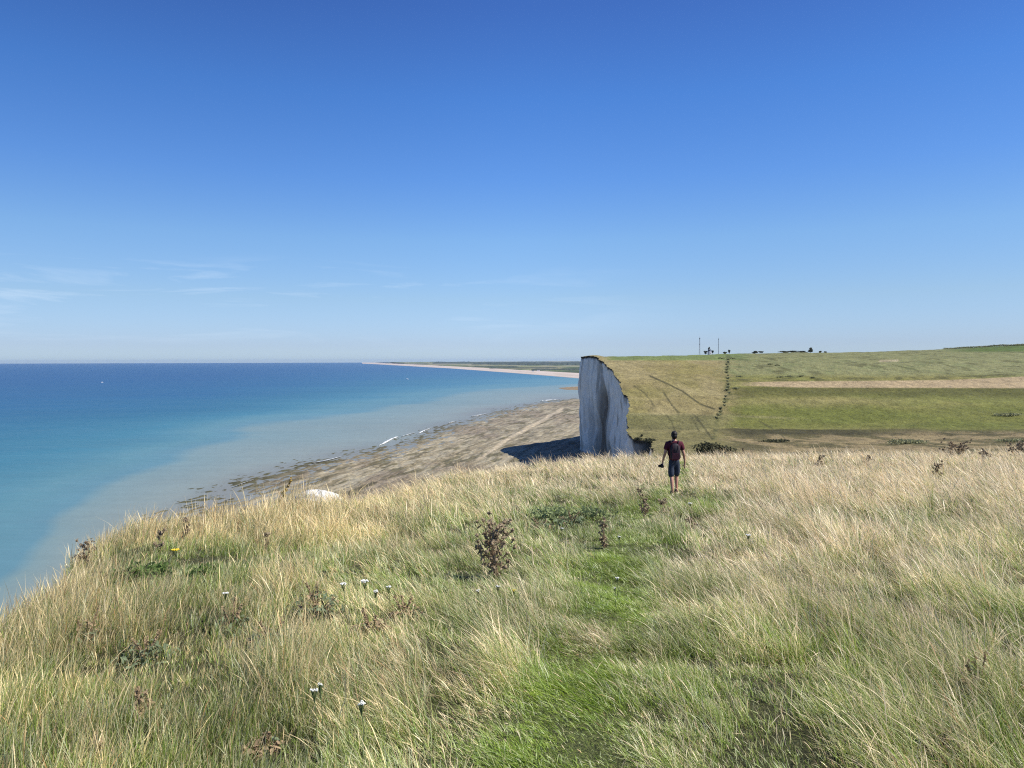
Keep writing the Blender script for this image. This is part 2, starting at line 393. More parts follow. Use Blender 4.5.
# ------------------------------------------------------------------ sea
SH = np.array([(-600, 900), (0, 660), (60, 590), (110, 548), (150, 525), (190, 506), (240, 480), (300, 463), (350, 452), (395, 442), (430, 430), (480, 415), (520, 405), (550, 400.5), (580, 398), (640, 392), (900, 378)], float)
SM = np.array([(-600, 760), (0, 575), (60, 518), (90, 496), (130, 474), (200, 446), (250, 430), (320, 420), (400, 405), (480, 392), (560, 384), (640, 378)], float)
ST = np.array([(-600, 480), (0, 455), (100, 440), (200, 424), (300, 405), (400, 391), (500, 380), (570, 375), (640, 372)], float)
SD = np.array([(-600, 410), (0, 402), (200, 393), (400, 376), (500, 370), (640, 367)], float)
def sea_tint(X, Y):
    u, v = project(X, Y, 0 * X)
    sl = np.interp(u, SH[:, 0], SH[:, 1]); mm = np.interp(u, SM[:, 0], SM[:, 1]); tt = np.interp(u, ST[:, 0], ST[:, 1]); dd = np.interp(u, SD[:, 0], SD[:, 1])
    # streaks lie along the current
    a = fbm(X / 260, Y / 90 - X / 400, 81, 4); b = fbm(X / 900, Y / 300, 83, 4)
    w = (dd - 361)
    vn = v + (a - .5) * .22 * (v - 361) + (b - .5) * .3 * np.minimum(v - 361, 60)
    top = 361.3 + 0 * u
    stops = [(top, (34, 98, 156)), (lerp(top, dd, .45), (30, 98, 156)), (dd, (36, 112, 160)), (lerp(dd, tt, .5), (54, 130, 162)), (tt, (80, 152, 174)), (lerp(tt, mm, .5), (118, 172, 182)), (mm - .02 * (mm - 361), (124, 172, 184)), (mm + .07 * (mm - 361), (156, 184, 182)), (lerp(mm, sl, .75) + 1, (174, 186, 176)), (sl + 3, (168, 170, 160))]
    c = np.zeros(u.shape + (3,)) + srgb(*stops[0][1])
    for (p0, _), (p1, col) in zip(stops[:-1], stops[1:]):
        c = mixc(c, srgb(*col), np.clip((vn - p0) / np.maximum(p1 - p0, .2), 0, 1))
    c = mixc(c, srgb(104, 156, 186), sst(180, 560, u) * .42 * (1 - sst(0, 1, (vn - tt) / np.maximum(mm - tt, 1))))
    return c * SEA_K
SEA_K = .45
def build_sea():
    vs = np.concatenate([np.linspace(362.25, 372, 60), np.linspace(372, 470, 240)[1:], np.linspace(470, 680, 150)[1:], [760, 900, 1300, 2500]])
    Ys_ = at_z(np.full_like(vs, 512), vs)[..., 1]
    Ys_[0] = 30000; Ys_ = np.concatenate([Ys_, [0, -300]])
    us = np.concatenate([[-9000, -3000, -1500, -700, -300], np.linspace(-100, 720, 420), [800, 950, 1300, 2500, 9000]])
    Yg = np.repeat(Ys_[:, None], len(us), 1); Xg = (us[None] - 512) / F * np.maximum(Yg, 60)
    c = sea_tint(Xg, np.maximum(Yg, 60))
    m, nt, N, L, B = mat_tint('sea_water', (.004, .05), (.05, .05), rough=.3, spec=.06, stretch=(.5, 1.6, 1))
    B.inputs['IOR'].default_value = 1.33
    geo = N.new('ShaderNodeNewGeometry'); prev = None
    for sc, di in ((.012, 2.5), (.09, .7), (.6, .12)):
        no = N.new('ShaderNodeTexNoise'); no.inputs['Scale'].default_value = sc; no.inputs['Detail'].default_value = 4
        L.new(geo.outputs['Position'], no.inputs['Vector'])
        bp = N.new('ShaderNodeBump'); bp.inputs['Distance'].default_value = di; bp.inputs['Strength'].default_value = .8
        L.new(no.outputs['Fac'], bp.inputs['Height'])
        if prev is not None: L.new(prev, bp.inputs['Normal'])
        prev = bp.outputs[0]
    L.new(prev, B.inputs['Normal'])
    me = mk_mesh('sea', np.stack([Xg, Yg, 0 * Xg], -1).reshape(-1, 3), grid_faces(*Xg.shape)[:, ::-1], c.reshape(-1, 3), True, [m])
    o = link('sea', me); o['kind'] = 'structure'
build_sea()

# ------------------------------------------------------------------ foreshore (chalk platform at low tide)
def build_shore():
    P = at_z(SH[1:, 0], SH[1:, 1]); 
    Pw = P[np.argsort(P[:, 1])]
    def xs(Y): return np.interp(Y, Pw[:, 1], Pw[:, 0])
    vs = np.concatenate([np.linspace(384, 470, 260), np.linspace(470, 560, 120)[1:], np.linspace(560, 1500, 30)[1:]])
    Y = at_z(np.full_like(vs, 512), vs)[..., 1]
    n = 420
    t = np.linspace(-.22, 1.02, n)
    x0 = xs(Y); x1 = edge_x(Y) + 3
    Xg = x0[:, None] + (x1 - x0)[:, None] * t[None]; Yg = np.repeat(Y[:, None], n, 1)
    w = (x1 - x0)[:, None] * t[None]                 # metres inland of the waterline
    # coordinates along / across the shore
    th = math.atan2(1, .25); a = Xg * math.cos(th) + Yg * math.sin(th); b = -Xg * math.sin(th) + Yg * math.cos(th)
    n1 = fbm(a / 26, b / 4.6, 91, 5); n2 = fbm(a / 6, b / 2.2, 93, 4); n3 = fbm(Xg / 40, Yg / 60, 95, 3)
    z = -.25 + np.where(w < 0, w * .02, w * .012) + (n1 - .5) * .9 * sst(-60, 30, w) + (n2 - .5) * 1.5 + (fbm(a / 6, b / 2.6, 94, 3) - .5) * 1.3 * sst(-90, 0, w) + (n3 - .5) * .5
    z = np.minimum(z, 2.2 + .02 * w); z = z + .25 * sst(80, 200, w)
    z = np.where(t[None] > .96, np.maximum(z, .9), z); z = np.clip(z, -1.6, 6)
    u, v = project(Xg, Yg, z)
    c = np.zeros(u.shape + (3,)) + seen(192, 182, 154)
    c = mixc(c, seen(128, 116, 78), sst(.45, .62, n1 * .5 + n2 * .5) * .8)
    c = mixc(c, seen(206, 190, 158), sst(.5, .65, n2) * .6)
    c = mixc(c, seen(140, 122, 104), sst(.5, .65, n3) * .5)
    c = mixc(c, seen(84, 88, 54), (1 - sst(5, 40, w)) * sst(.25, .45, n2) * .85)
    c = mixc(c, seen(96, 92, 56), sst(.56, .66, fbm(a / 30, b / 7, 97, 4)) * .7)
    c = mixc(c, seen(104, 92, 66), sst(.56, .64, fbm(a / 70, b / 2.6, 98, 3)) * .45)
    c = mixc(c, seen(232, 214, 180), poly_mask(u, v + (n3 - .5) * 5 + (n2 - .5) * 2, [(478, 459), (500, 444), (520, 431), (545, 419), (562, 409)], 2.2) * .7)
    c = mixc(c, seen(176, 170, 158), sst(420, 470, u) * sst(.5, .6, n1) * (1 - sst(430, 470, v)) * .25)
    m, *_ = mat_tint('foreshore_rock', (.06, .5), (.2, .3), rough=.8, spec=.25, bumps=[(.15, .8), (.8, .3)])
    me = mk_mesh('foreshore', np.stack([Xg, Yg, z], -1).reshape(-1, 3), grid_faces(*Xg.shape)[:, ::-1], c.reshape(-1, 3), True, [m])
    o = link('foreshore', me); o['kind'] = 'structure'
    # rock tongue further along
    mb = MB(); 
    U = np.linspace(556, 600, 60); 
    V_ = []; Cc = []
    for k, q in enumerate(np.linspace(0, 1, 14)):
        lo = np.interp(U, [556, 565, 580, 600], [388.2, 390.5, 391.5, 392]); hi = np.interp(U, [556, 568, 580, 600], [387.6, 385.5, 384, 383])
        p = at_z(U, lerp(lo, hi, .15 + .6 * q)); zz = -.3 + 1.8 * math.sin(math.pi * q) * sst(556, 566, U) * (.5 + fbm(U / 3, q * 4 + 0 * U, 99, 3))
        V_.append(np.stack([p[:, 0], p[:, 1], zz], -1)); Cc.append(mixc(np.zeros((60, 3)) + seen(168, 146, 110), seen(196, 186, 170), np.full(60, 1.0 if q > .8 else 0.)))
    me = mk_mesh('rock_platform', np.array(V_).reshape(-1, 3), grid_faces(14, 60), np.array(Cc).reshape(-1, 3), True, [m])
    o = link('rock_platform', me); o['kind'] = 'structure'
    # surf
    V_ = []; Fc = []
    for pts, wd in (([(379, 445.5), (386, 441.8), (392, 438.6), (398, 436.5)], 1.5), ([(418, 433.5), (424, 430.5), (431, 427.8)], .9), ([(401, 436.5), (409, 434), (415, 432.5)], .5), ([(312, 463), (330, 459.5), (341, 456.5)], .6), ([(232, 487), (246, 482), (255, 479)], .4), ([(470, 416.6), (479, 415), (487, 413.6)], .5), ([(540, 401), (548, 400), (560, 399.4)], .5), ([(448, 423), (456, 421)], .5)):
        pts = np.array(pts); tt = np.linspace(0, 1, 40); q = np.linspace(0, 1, len(pts)); pu = np.interp(tt, q, pts[:, 0]); pv = np.interp(tt, q, pts[:, 1])
        hw = wd * .5 * np.sin(math.pi * np.clip(tt, .02, .98)) ** .5 * (.4 + 1.1 * vnoise(tt * 14, wd * 9, 101))
        lo = at_z(pu, pv + hw, .35); mid = at_z(pu, pv, .8); hi = at_z(pu, pv - hw, .35)
        b = len(V_) * 1
        base = sum(len(x) for x in V_); V_.append(np.concatenate([lo, mid, hi]))
        for i in range(39):
            for r in range(2): Fc.append((base + r * 40 + i, base + r * 40 + i + 1, base + (r + 1) * 40 + i + 1, base + (r + 1) * 40 + i))
    mf = mat_plain('foam', (.58, .60, .60), rough=.7, scale=.4, var=.2, bump=0)
    o = link('surf', mk_mesh('surf', np.concatenate(V_), Fc, smooth=True, mats=[mf])); o['kind'] = 'stuff'
build_shore()

# ------------------------------------------------------------------ far coast
def build_far():
    lo = np.array([(362, 363.6), (375, 364.2), (400, 365.6), (420, 366.8), (450, 368.4), (480, 370.6), (520, 373.6), (550, 376), (580, 378.6), (640, 384), (720, 392)])
    up = np.array([(362, 362.6), (375, 362.7), (400, 364.0), (420, 364.9), (450, 366.6), (480, 368.2), (520, 370.6), (550, 372.3), (580, 374), (640, 379), (720, 386)])
    U = np.linspace(362, 700, 240)
    L_ = np.interp(U, lo[:, 0], lo[:, 1]); Up = np.interp(U, up[:, 0], up[:, 1])
    Vv = []
    for q, z in ((-.15, -1.2), (0, 0), (.12, 1.2), (.5, 3), (.8, 4.5), (1.0, 5)):
        p = at_z(U, L_ + (Up - L_) * q, 0); Vv.append(np.stack([p[:, 0], p[:, 1], np.full_like(U, z)], -1))
    Vv = np.array(Vv); nn = fbm(U / 9, U * 0, 111, 3)
    C = np.zeros(Vv.shape); C[:] = seen(240, 222, 206); C[:2] = seen(170, 168, 160); C[3] = mixc(np.zeros((240, 3)) + seen(244, 228, 214), seen(214, 198, 178), nn)
    m, *_ = mat_tint('shingle', (.003, .02), (.06, .08))
    me = mk_mesh('beach', Vv.reshape(-1, 3), grid_faces(6, 240), C.reshape(-1, 3), True, [m]); o = link('beach', me); o['kind'] = 'structure'
    # coastal plain: from the back of the beach to the horizon
    Yb = Vv[-1][:, 1]; Xb = Vv[-1][:, 0]
    q = np.linspace(0, 1, 70) ** 1.3
    Vp = []; Cp = []
    for k in q:
        Y = 1 / lerp(1 / Yb, 1 / 29000, k); X = (U - 512) / F * Y; X[:] = lerp(Xb, (U - 512) / F * Y, min(1, k * 8))
        z = 5 + 0 * Y + 50 * sst(11000, 20000, Y) * fbm(X / 5000, Y / 9000, 113, 3) 
        Vp.append(np.stack([X, Y, z], -1))
        a = fbm(X / 500, Y / 700, 115, 4); b = fbm(X / 260, Y / 1500, 117, 3)
        c = np.zeros((240, 3)) + seen(166, 160, 122); c = mixc(c, seen(132, 146, 92), sst(.4, .6, a)); c = mixc(c, seen(190, 180, 152), sst(.55, .65, b) * .8); c = mixc(c, seen(90, 104, 70), sst(.58, .66, fbm(X / 300, Y / 1200, 119, 4)))
        Cp.append(c)
    m, *_ = mat_tint('far_fields', (.002, .01), (.08, .1))
    me = mk_mesh('plain', np.array(Vp).reshape(-1, 3), grid_faces(70, 240), np.array(Cp).reshape(-1, 3), True, [m]); o = link('coastal_plain', me); o['kind'] = 'structure'
    # woods on the plain: bodies with noisy tops
    mbv = []; mbf = []; base = 0
    for (u0, u1, Y, h, sd) in ((385, 470, 19000, 52, 1), (430, 640, 15000, 60, 2), (505, 640, 10500, 38, 3), (470, 640, 12500, 40, 6), (470, 520, 7600, 14, 4), (530, 640, 5200, 12, 5), (488, 560, 6400, 11, 7)):
        n = 160; uu = np.linspace(u0, u1, n); hh = .62 * h * (.55 + .8 * fbm(uu / 7, uu * 0 + sd, 121 + sd, 4)) * np.clip(sst(0, 6, uu - u0) * sst(0, 6, u1 - uu), .05, 1)
        for (dy, k) in ((0, 0), (60, .85), (160, 1), (500, .95), (700, 0)):
            X = (uu - 512) / F * (Y + dy); mbv.append(np.stack([X, np.full(n, Y + dy) + 60 * vnoise(uu, sd, 5), 4 + hh * k * (1 + .2 * vnoise(uu * 2, dy * 1., sd))], -1))
        mbf.append(grid_faces(5, n) + base); base += 5 * n
    mw = mat_plain('far_wood', (.06, .075, .06), rough=1, var=.4, scale=.004, spec=0, bump=0)
    o = link('distant_woods', mk_mesh('woods', np.concatenate(mbv), np.concatenate(mbf), mats=[mw])); o['kind'] = 'stuff'
build_far()

# ------------------------------------------------------------------ meadow grass
def gold_map(u, v, X, Y):
    n = fbm(X / 1.1, Y / 1.5, 131, 4); n2 = fbm(X / .45 , Y / .7, 133, 3); n3 = fbm(X / 3.5, Y / 4, 135, 3)
    g_right = np.interp(v, [440, 490, 530, 600, 680, 768, 900], [.98, .92, .64, .46, .31, .22, .2])
    g_left = np.interp(v, [440, 520, 545, 556, 585, 600, 660, 720, 768, 900], [1, 1, .93, .5, .42, .58, .34, .24, .20, .17])
    g_far_left = np.interp(v, [440, 560, 600, 680, 768], [1, .98, .92, .5, .26])
    g_mid = np.interp(v, [440, 478, 500, 530, 600, 700, 768], [.95, .88, .55, .36, .28, .26, .22])
    g = lerp(g_left, g_mid, sst(330, 480, u)); g = lerp(g_far_left, g, sst(60, 190, u)); g = lerp(g, g_right, sst(620, 740, u))
    g = g + (n - .5) * .9 * (1 - sst(.85, 1, g) * .85) + (n2 - .5) * .4 + (n3 - .5) * .3
    # lush hollows
    for (cu, cv, ru, rv, a) in ((575, 522, 60, 20, .6), (625, 575, 40, 40, .6), (715, 508, 45, 12, .5), (470, 575, 40, 14, .6), (205, 566, 60, 16, .45), (125, 578, 40, 12, .5), (700, 545, 40, 16, .25), (910, 520, 60, 10, .2), (545, 690, 60, 60, .15), (380, 590, 50, 14, .2)):
        g = g - a * np.exp(-((u - cu) / ru) ** 2 - ((v - cv) / rv) ** 2)
    for (cu, cv, ru, rv, a) in ((530, 640, 18, 40, .3), (430, 720, 40, 50, .2), (800, 600, 60, 50, .2), (740, 560, 60, 14, .3), (330, 700, 60, 60, .15), (300, 585, 60, 12, .2)):
        g = g + a * np.exp(-((u - cu) / ru) ** 2 - ((v - cv) / rv) ** 2)
    return np.clip(g, 0, 1)

PXY = ((674.5 - 512) / F * 18.3, 18.3)
def build_grass():
    bands = [(1.6, 3.2, 230, 40, .55), (3.2, 5, 185, 38, .62), (5, 8, 118, 34, .75), (8, 12, 66, 30, 1.0), (12, 18, 31, 28, 1.5), (18, 27, 17, 26, 2.1), (27, 48, 10, 26, 3.0)]
    Vs = []; Cs = []
    for (y0, y1, dens, nb, wm) in bands:
        x0 = max(-7, -1.0 * y1 - 1); x1 = .86 * y1 + 1.2
        n = int((x1 - x0) * (y1 - y0) * dens)
        X = rng.uniform(x0, x1, n); Y = rng.uniform(y0, y1, n); extra = np.zeros(n, bool)
        if y0 < 14:                                                 # the trodden turf is short and dense
            q_ = int(1.3 * (y1 - y0) * dens * 2.4); yq = rng.uniform(y0, y1, q_); xq = np.interp(yq, PATH[:, 1], PATH[:, 0]) + rng.uniform(-.65, .65, q_)
            X = np.concatenate([X, xq]); Y = np.concatenate([Y, yq]); extra = np.concatenate([extra, np.ones(q_, bool)]); n = len(X)
        e = X - np.interp(Y, EDGE[:, 1], EDGE[:, 0])
        gap = sst(.30, .5, fbm(X / .38, Y / .45, 161, 2) + .18 * (vnoise(X * 7, Y * 7, 163) - .5)); gap = np.where(e < 1.2, 1, gap)
        keep = (rng.random(n) < .62 + .38 * gap) & (e > -.15) & (X > -.86 * Y - 1) & (X < .80 * Y + 1.2)
        keep = keep | extra; X, Y, gap, extra = X[keep], Y[keep], gap[keep], extra[keep]; n = len(X)
        Z = height(X, Y); u, v = project(X, Y, Z)
        g = gold_map(u, v, X, Y); pd = path_dist(X, Y)
        pe = pd + (fbm(X / .9, Y / 1.2, 146, 3) - .5) * .7; onp = (1 - sst(.1, .65, pe)) * lerp(1, .6, sst(7, 12, Y))
        mat_ = np.exp(-((X - .62) / .26) ** 2 - ((Y - 5.6) / .45) ** 2)
        g = np.clip(g * (1 - onp * .55) + mat_ * .9, 0, 1)
        lush = onp * .95
        for (cu, cv, ru, rv, a_) in ((622, 572, 30, 34, 1), (640, 545, 45, 14, .7), (700, 512, 45, 10, .8), (575, 520, 45, 14, .6), (545, 735, 50, 30, .7), (840, 655, 50, 18, .5), (590, 600, 20, 20, .4), (330, 600, 60, 10, .4), (800, 640, 40, 20, .4), (680, 700, 60, 20, .4)):
            lush = np.maximum(lush, a_ * np.exp(-((u - cu) / ru) ** 2 - ((v - cv) / rv) ** 2))
        lush = np.clip(lush * (.55 + .9 * fbm(X / .5, Y / .6, 171, 3)), 0, 1) * (1 - np.clip(mat_, 0, 1))
        bare = fbm(X / .8, Y / .8, 141, 3)
        hgt = lerp(.20, .40, g) * lerp(.8, 1.15, sst(7, 16, Y)) * (.6 + .8 * rng.random(n)) * (.75 + .6 * fbm(X / 1.3, Y / 1.6, 143, 3))
        hgt = hgt * lerp(1, .40, onp * (.55 + .45 * rng.random(n))); hgt = np.where(extra, .05 + .09 * rng.random(n), hgt)
        hgt = hgt * lerp(1, .86, sst(12, 20, Y)) * (.72 + .6 * sst(.3, .7, fbm(X / .75, Y / .9, 167, 2))) * lerp(.5, 1.05, gap) * np.where((Y < 22), lerp(.68, 1, sst(.5, 2.6, X - np.interp(Y, EDGE[:, 1], EDGE[:, 0]))), 1); hgt = hgt * np.where((abs(X - PXY[0]) < .4) & (Y > PXY[1] - 1.5) & (Y < PXY[1] + .3), .35, 1)
        hollow = np.exp(-((u - 575) / 65) ** 2 - ((v - 522) / 22) ** 2); hgt = hgt * (1 - .45 * hollow)
        # wind
        side = sst(180, 420, u)
        lean_dir = lerp(R(40), R(168), side) + (fbm(X / 2.5, Y / 2.5, 147, 2) - .5) * 2.0 + rng.normal(0, .45, n)
        lean = lerp(.22, .62, side) * (.5 + 1.1 * fbm(X / 1.5, Y / 2, 149, 3)) * (.7 + .6 * rng.random(n))
        lean = lean + onp * .45
        ti = np.repeat(np.arange(n), nb); m = len(ti)
        spread = .055 + .03 * wm ** .7
        rad = np.abs(rng.normal(0, spread, m)); ang = rng.uniform(0, 2 * math.pi, m)
        bx = X[ti] + rad * np.cos(ang); by = Y[ti] + rad * np.sin(ang)
        ok = (bx - np.interp(by, EDGE[:, 1], EDGE[:, 0])) > -.25
        ti, bx, by, rad, ang = ti[ok], bx[ok], by[ok], rad[ok], ang[ok]; m = len(ti)
        bz = height(bx, by) - .015
        gt_ = np.clip(g + rng.normal(0, .22, n), 0, 1); gt_ = np.where(onp > .5, gt_ * np.where(mat_ > .3, 1, .3), gt_); gg = gt_[ti]; cream = (rng.random(n) < .16)[ti]
        kind = rng.random(m)
        straw = kind < (1 - .75 * lush[ti]) * gg * lerp(.58, .8, sst(6, 13, Y))[ti]                                    # dry stems and heads
        grey = (~straw) & (rng.random(m) < .30 * (1 - .8 * lush[ti]))
        h = hgt[ti] * (.45 + .75 * rng.random(m)) * np.where(straw, 1.15, .85)
        thatch = rng.random(m) < .22; h = np.where(thatch, h * .5, h)
        ld = lean_dir[ti] + rng.normal(0, .6, m)
        lx = np.cos(ld) * lean[ti] * (.6 + .8 * rng.random(m)) + np.cos(ang) * rad / spread * .2 + rng.normal(0, .22, m)
        ly = np.sin(ld) * lean[ti] * (.6 + .8 * rng.random(m)) * .8 + np.sin(ang) * rad / spread * .2 + rng.normal(0, .22, m)
        lx = np.where(thatch, lx * 2, lx); ly = np.where(thatch, ly * 2, ly)
        ll = np.hypot(lx, ly); dz = 1 / np.sqrt(1 + .8 * ll * ll)
        # width vector
        wa = rng.uniform(0, math.pi, m); w0 = np.where(straw, .0014, .0029) * (.7 + .6 * rng.random(m)) * wm
        w0 = np.where(thatch, w0 * 1.1, w0)
        head = straw & (rng.random(m) < .45)
        ts = np.array([0, .38, .74, 1.0])
        P = np.zeros((m, 4, 2, 3), np.float32)
        for k, t in enumerate(ts):
            hx = lx * h * dz * (.35 * t + .65 * t * t); hy = ly * h * dz * (.35 * t + .65 * t * t)
            hz = h * dz * (t - .22 * np.minimum(ll, 1.6) * t * t)
            ww = w0 * [1, .9, .7, .12][k]
            ww = np.where(head & (k == 2), np.maximum(w0 * 2.4, ww), ww)
            for s_, q in ((-1, 0), (1, 1)):
                P[:, k, q, 0] = bx + hx + s_ * ww * np.cos(wa); P[:, k, q, 1] = by + hy + s_ * ww * np.sin(wa); P[:, k, q, 2] = bz + hz
        # colours: the plants' own
        r1 = rng.random(m)[:, None]; tr = rng.random(n)[ti][:, None]
        warm = np.clip(fbm(X / 5, Y / 6, 151, 3)[ti] * 1.6 - .3 + sst(560, 300, u)[ti] * .25 , 0, 1)[:, None] if False else (1 - sst(250, 640, u))[ti][:, None]
        s_l = np.array([.83, .65, .33]); s_r = np.array([.82, .66, .42]); strawc = lerp(s_r, s_l, warm) * (.72 + .5 * r1)
        strawc = np.where(rng.random(m)[:, None] < np.where(cream, .8, .15)[:, None], strawc * np.array([1.1, 1.14, 1.2]), strawc)
        strawc = np.where(rng.random(m)[:, None] < .05, strawc * np.array([.72, .52, .42]), strawc)
        greenc = lerp(np.array([.18, .28, .04]), np.array([.31, .38, .085]), tr) * lerp(np.ones((m, 1)), np.array([[.92, .95, .62]]), lush[ti][:, None]) * (.65 + .6 * r1)
        greyc = lerp(np.array([.38, .44, .21]), np.array([.60, .62, .36]), r1)
        deadc = np.array([.42, .34, .19]) * (.5 + .7 * r1)
        c = np.where(straw[:, None], strawc, np.where(grey[:, None], greyc, greenc))
        deadc = np.where((lush[ti] > .35)[:, None], greenc * np.array([1.1, .95, .9]), deadc)
        c = np.where((thatch & (rng.random(m) < .55))[:, None], deadc, c)
        tb = (.80 + .46 * rng.random(n)) * (.84 + .40 * sst(.3, .7, fbm(X / .6, Y / .8, 165, 2))); tb = lerp(tb, 1.06, .5 * sst(10, 22, Y)) ; c = c * tb[ti][:, None]
        C = np.repeat(np.repeat(c[:, None, None, :], 4, 1), 2, 2).astype(np.float32)
        greenbase = lerp(c, np.array([.22, .27, .07]), np.where(straw, .45, 0)[:, None])
        C[:, 0] = greenbase[:, None]
        drytip = (~straw) & (rng.random(m) < .45 * (1 - .8 * lush[ti]))
        C[:, 3] = np.where(drytip[:, None], np.array([.66, .56, .32]), c)[:, None]
        C[:, 2] = np.where(drytip[:, None], lerp(c, np.array([.66, .56, .32]), .4), C[:, 2, 0])[:, None]
        Vs.append(P.reshape(-1, 3)); Cs.append(C.reshape(-1, 3))
    V = np.concatenate(Vs); C = np.concatenate(Cs); nb_ = len(V) // 8
    q = np.array([[0, 1, 3, 2], [2, 3, 5, 4], [4, 5, 7, 6]])
    fc = (np.arange(nb_, dtype=np.int32)[:, None, None] * 8 + q[None]).reshape(-1, 4)
    print('blades', nb_)
    m, nt, N, L, B = new_mat('grass_blades'); N.remove(B)
    at = N.new('ShaderNodeAttribute'); at.attribute_name = 'tint'
    d = N.new('ShaderNodeBsdfDiffuse'); t = N.new('ShaderNodeBsdfTranslucent'); s = N.new('ShaderNodeMixShader'); s.inputs[0].default_value = .42
    gl = N.new('ShaderNodeBsdfGlossy'); gl.inputs['Roughness'].default_value = .45; gl.inputs['Color'].default_value = (.8, .85, .8, 1); s2 = N.new('ShaderNodeMixShader'); s2.inputs[0].default_value = .045
    L.new(at.outputs['Color'], d.inputs[0]); L.new(at.outputs['Color'], t.inputs[0]); L.new(d.outputs[0], s.inputs[1]); L.new(t.outputs[0], s.inputs[2])
    L.new(s.outputs[0], s2.inputs[1]); L.new(gl.outputs[0], s2.inputs[2]); L.new(s2.outputs[0], N['Material Output'].inputs['Surface'])
    o = link('grass', mk_mesh('grass', V, fc, C, False, [m])); o['kind'] = 'stuff'
    o['label'] = 'long wind blown dry and green meadow grass on the cliff top'
build_grass()

# ------------------------------------------------------------------ light and sky
sun_el = R(49); sun_az = R(-12)                       # direction to the sun: from the right, a little behind the camera
sd = Vector((math.cos(sun_el) * math.cos(sun_az), math.cos(sun_el) * math.sin(sun_az), math.sin(sun_el)))
sl = bpy.data.lights.new('sun', 'SUN'); sl.energy = 4.9; sl.angle = R(.53); sl.color = (1, .95, .87)
so = link('sun', sl); so.rotation_euler = (-sd).to_track_quat('-Z', 'Y').to_euler()
w = bpy.data.worlds.new('World'); scene.world = w; w.use_nodes = True; N = w.node_tree.nodes; L = w.node_tree.links
bg = N['Background']; sky = N.new('ShaderNodeTexSky'); sky.sky_type = 'NISHITA'; sky.sun_disc = False
sky.sun_elevation = sun_el; sky.sun_rotation = math.atan2(sd.x, sd.y); sky.altitude = 100; sky.air_density = 1.0; sky.dust_density = .35; sky.ozone_density = 2.2
bg.inputs['Strength'].default_value = .1
# thin cirrus low in the west
tc = N.new('ShaderNodeTexCoord'); sep = N.new('ShaderNodeSeparateXYZ'); L.new(tc.outputs['Generated'], sep.inputs[0])
mp = N.new('ShaderNodeMapping'); mp.inputs['Scale'].default_value = (2.2, 1.0, 20); mp.inputs['Location'].default_value = (.3, 0, .4); mp.inputs['Rotation'].default_value = (0, R(3), 0)
L.new(tc.outputs['Generated'], mp.inputs[0])
no = N.new('ShaderNodeTexNoise'); no.inputs['Scale'].default_value = 2.4; no.inputs['Detail'].default_value = 7; no.inputs['Roughness'].default_value = .55; no.inputs['Distortion'].default_value = .6; L.new(mp.outputs[0], no.inputs[0])
mr = N.new('ShaderNodeMapRange'); mr.inputs['From Min'].default_value = .52; mr.inputs['From Max'].default_value = .8; mr.inputs['To Max'].default_value = .5; L.new(no.outputs['Fac'], mr.inputs[0])
b1 = N.new('ShaderNodeMapRange'); b1.interpolation_type = 'SMOOTHSTEP'; b1.inputs['From Min'].default_value = .0; b1.inputs['From Max'].default_value = .08; L.new(sep.outputs['Z'], b1.inputs[0])
b2 = N.new('ShaderNodeMapRange'); b2.interpolation_type = 'SMOOTHSTEP'; b2.inputs['From Min'].default_value = .10; b2.inputs['From Max'].default_value = .14; b2.inputs['To Min'].default_value = 1; b2.inputs['To Max'].default_value = 0; L.new(sep.outputs['Z'], b2.inputs[0])
b3 = N.new('ShaderNodeMapRange'); b3.interpolation_type = 'SMOOTHSTEP'; b3.inputs['From Min'].default_value = .3; b3.inputs['From Max'].default_value = -.3; L.new(sep.outputs['X'], b3.inputs[0])
cur = mr.outputs[0]
for bb in (b1, b2, b3):
    mu = N.new('ShaderNodeMath'); mu.operation = 'MULTIPLY'; L.new(cur, mu.inputs[0]); L.new(bb.outputs[0], mu.inputs[1]); cur = mu.outputs[0]
# clearer, bluer air than the sky model's default: a tint by elevation
zs = [.0, .0055, .021, .082, .16, .237, .333, .43]
mine = [(212, 210, 192), (212, 210, 192), (222, 225, 203), (193, 218, 227), (156, 189, 219), (137, 169, 206), (121, 151, 192), (110, 139, 180)]
want = [(180, 203, 228), (180, 203, 228), (183, 206, 230), (167, 205, 241), (133, 184, 240), (103, 158, 234), (80, 135, 218), (67, 112, 193)]
rampn = N.new('ShaderNodeValToRGB'); L.new(sep.outputs['Z'], rampn.inputs[0]); el = rampn.color_ramp.elements
while len(el) < len(zs): el.new(.5)
for e_, z_, m_, w_ in zip(list(el), zs, mine, want):
    e_.position = z_
for k_, (z_, m_, w_) in enumerate(zip(zs, mine, want)):
    el[k_].position = z_; f_ = srgb(*w_) / (srgb(*m_) * 1.11); el[k_].color = (*[float(q) / 2 for q in f_], 1)
vm = N.new('ShaderNodeVectorMath'); vm.operation = 'MULTIPLY'; L.new(sky.outputs[0], vm.inputs[0]); L.new(rampn.outputs[0], vm.inputs[1])
wx = N.new('ShaderNodeMath'); wx.operation = 'MULTIPLY_ADD'; L.new(sep.outputs['X'], wx.inputs[0]); wx.inputs[1].default_value = .62; wx.inputs[2].default_value = 2.0; wy = N.new('ShaderNodeMath'); wy.operation = 'MULTIPLY_ADD'; L.new(sep.outputs['X'], wy.inputs[0]); wy.inputs[1].default_value = -.5; wy.inputs[2].default_value = 2.0; wm = N.new('ShaderNodeMath'); wm.operation = 'SMOOTH_MIN'; wm.inputs[2].default_value = .12; L.new(wx.outputs[0], wm.inputs[0]); L.new(wy.outputs[0], wm.inputs[1]); wx = wm
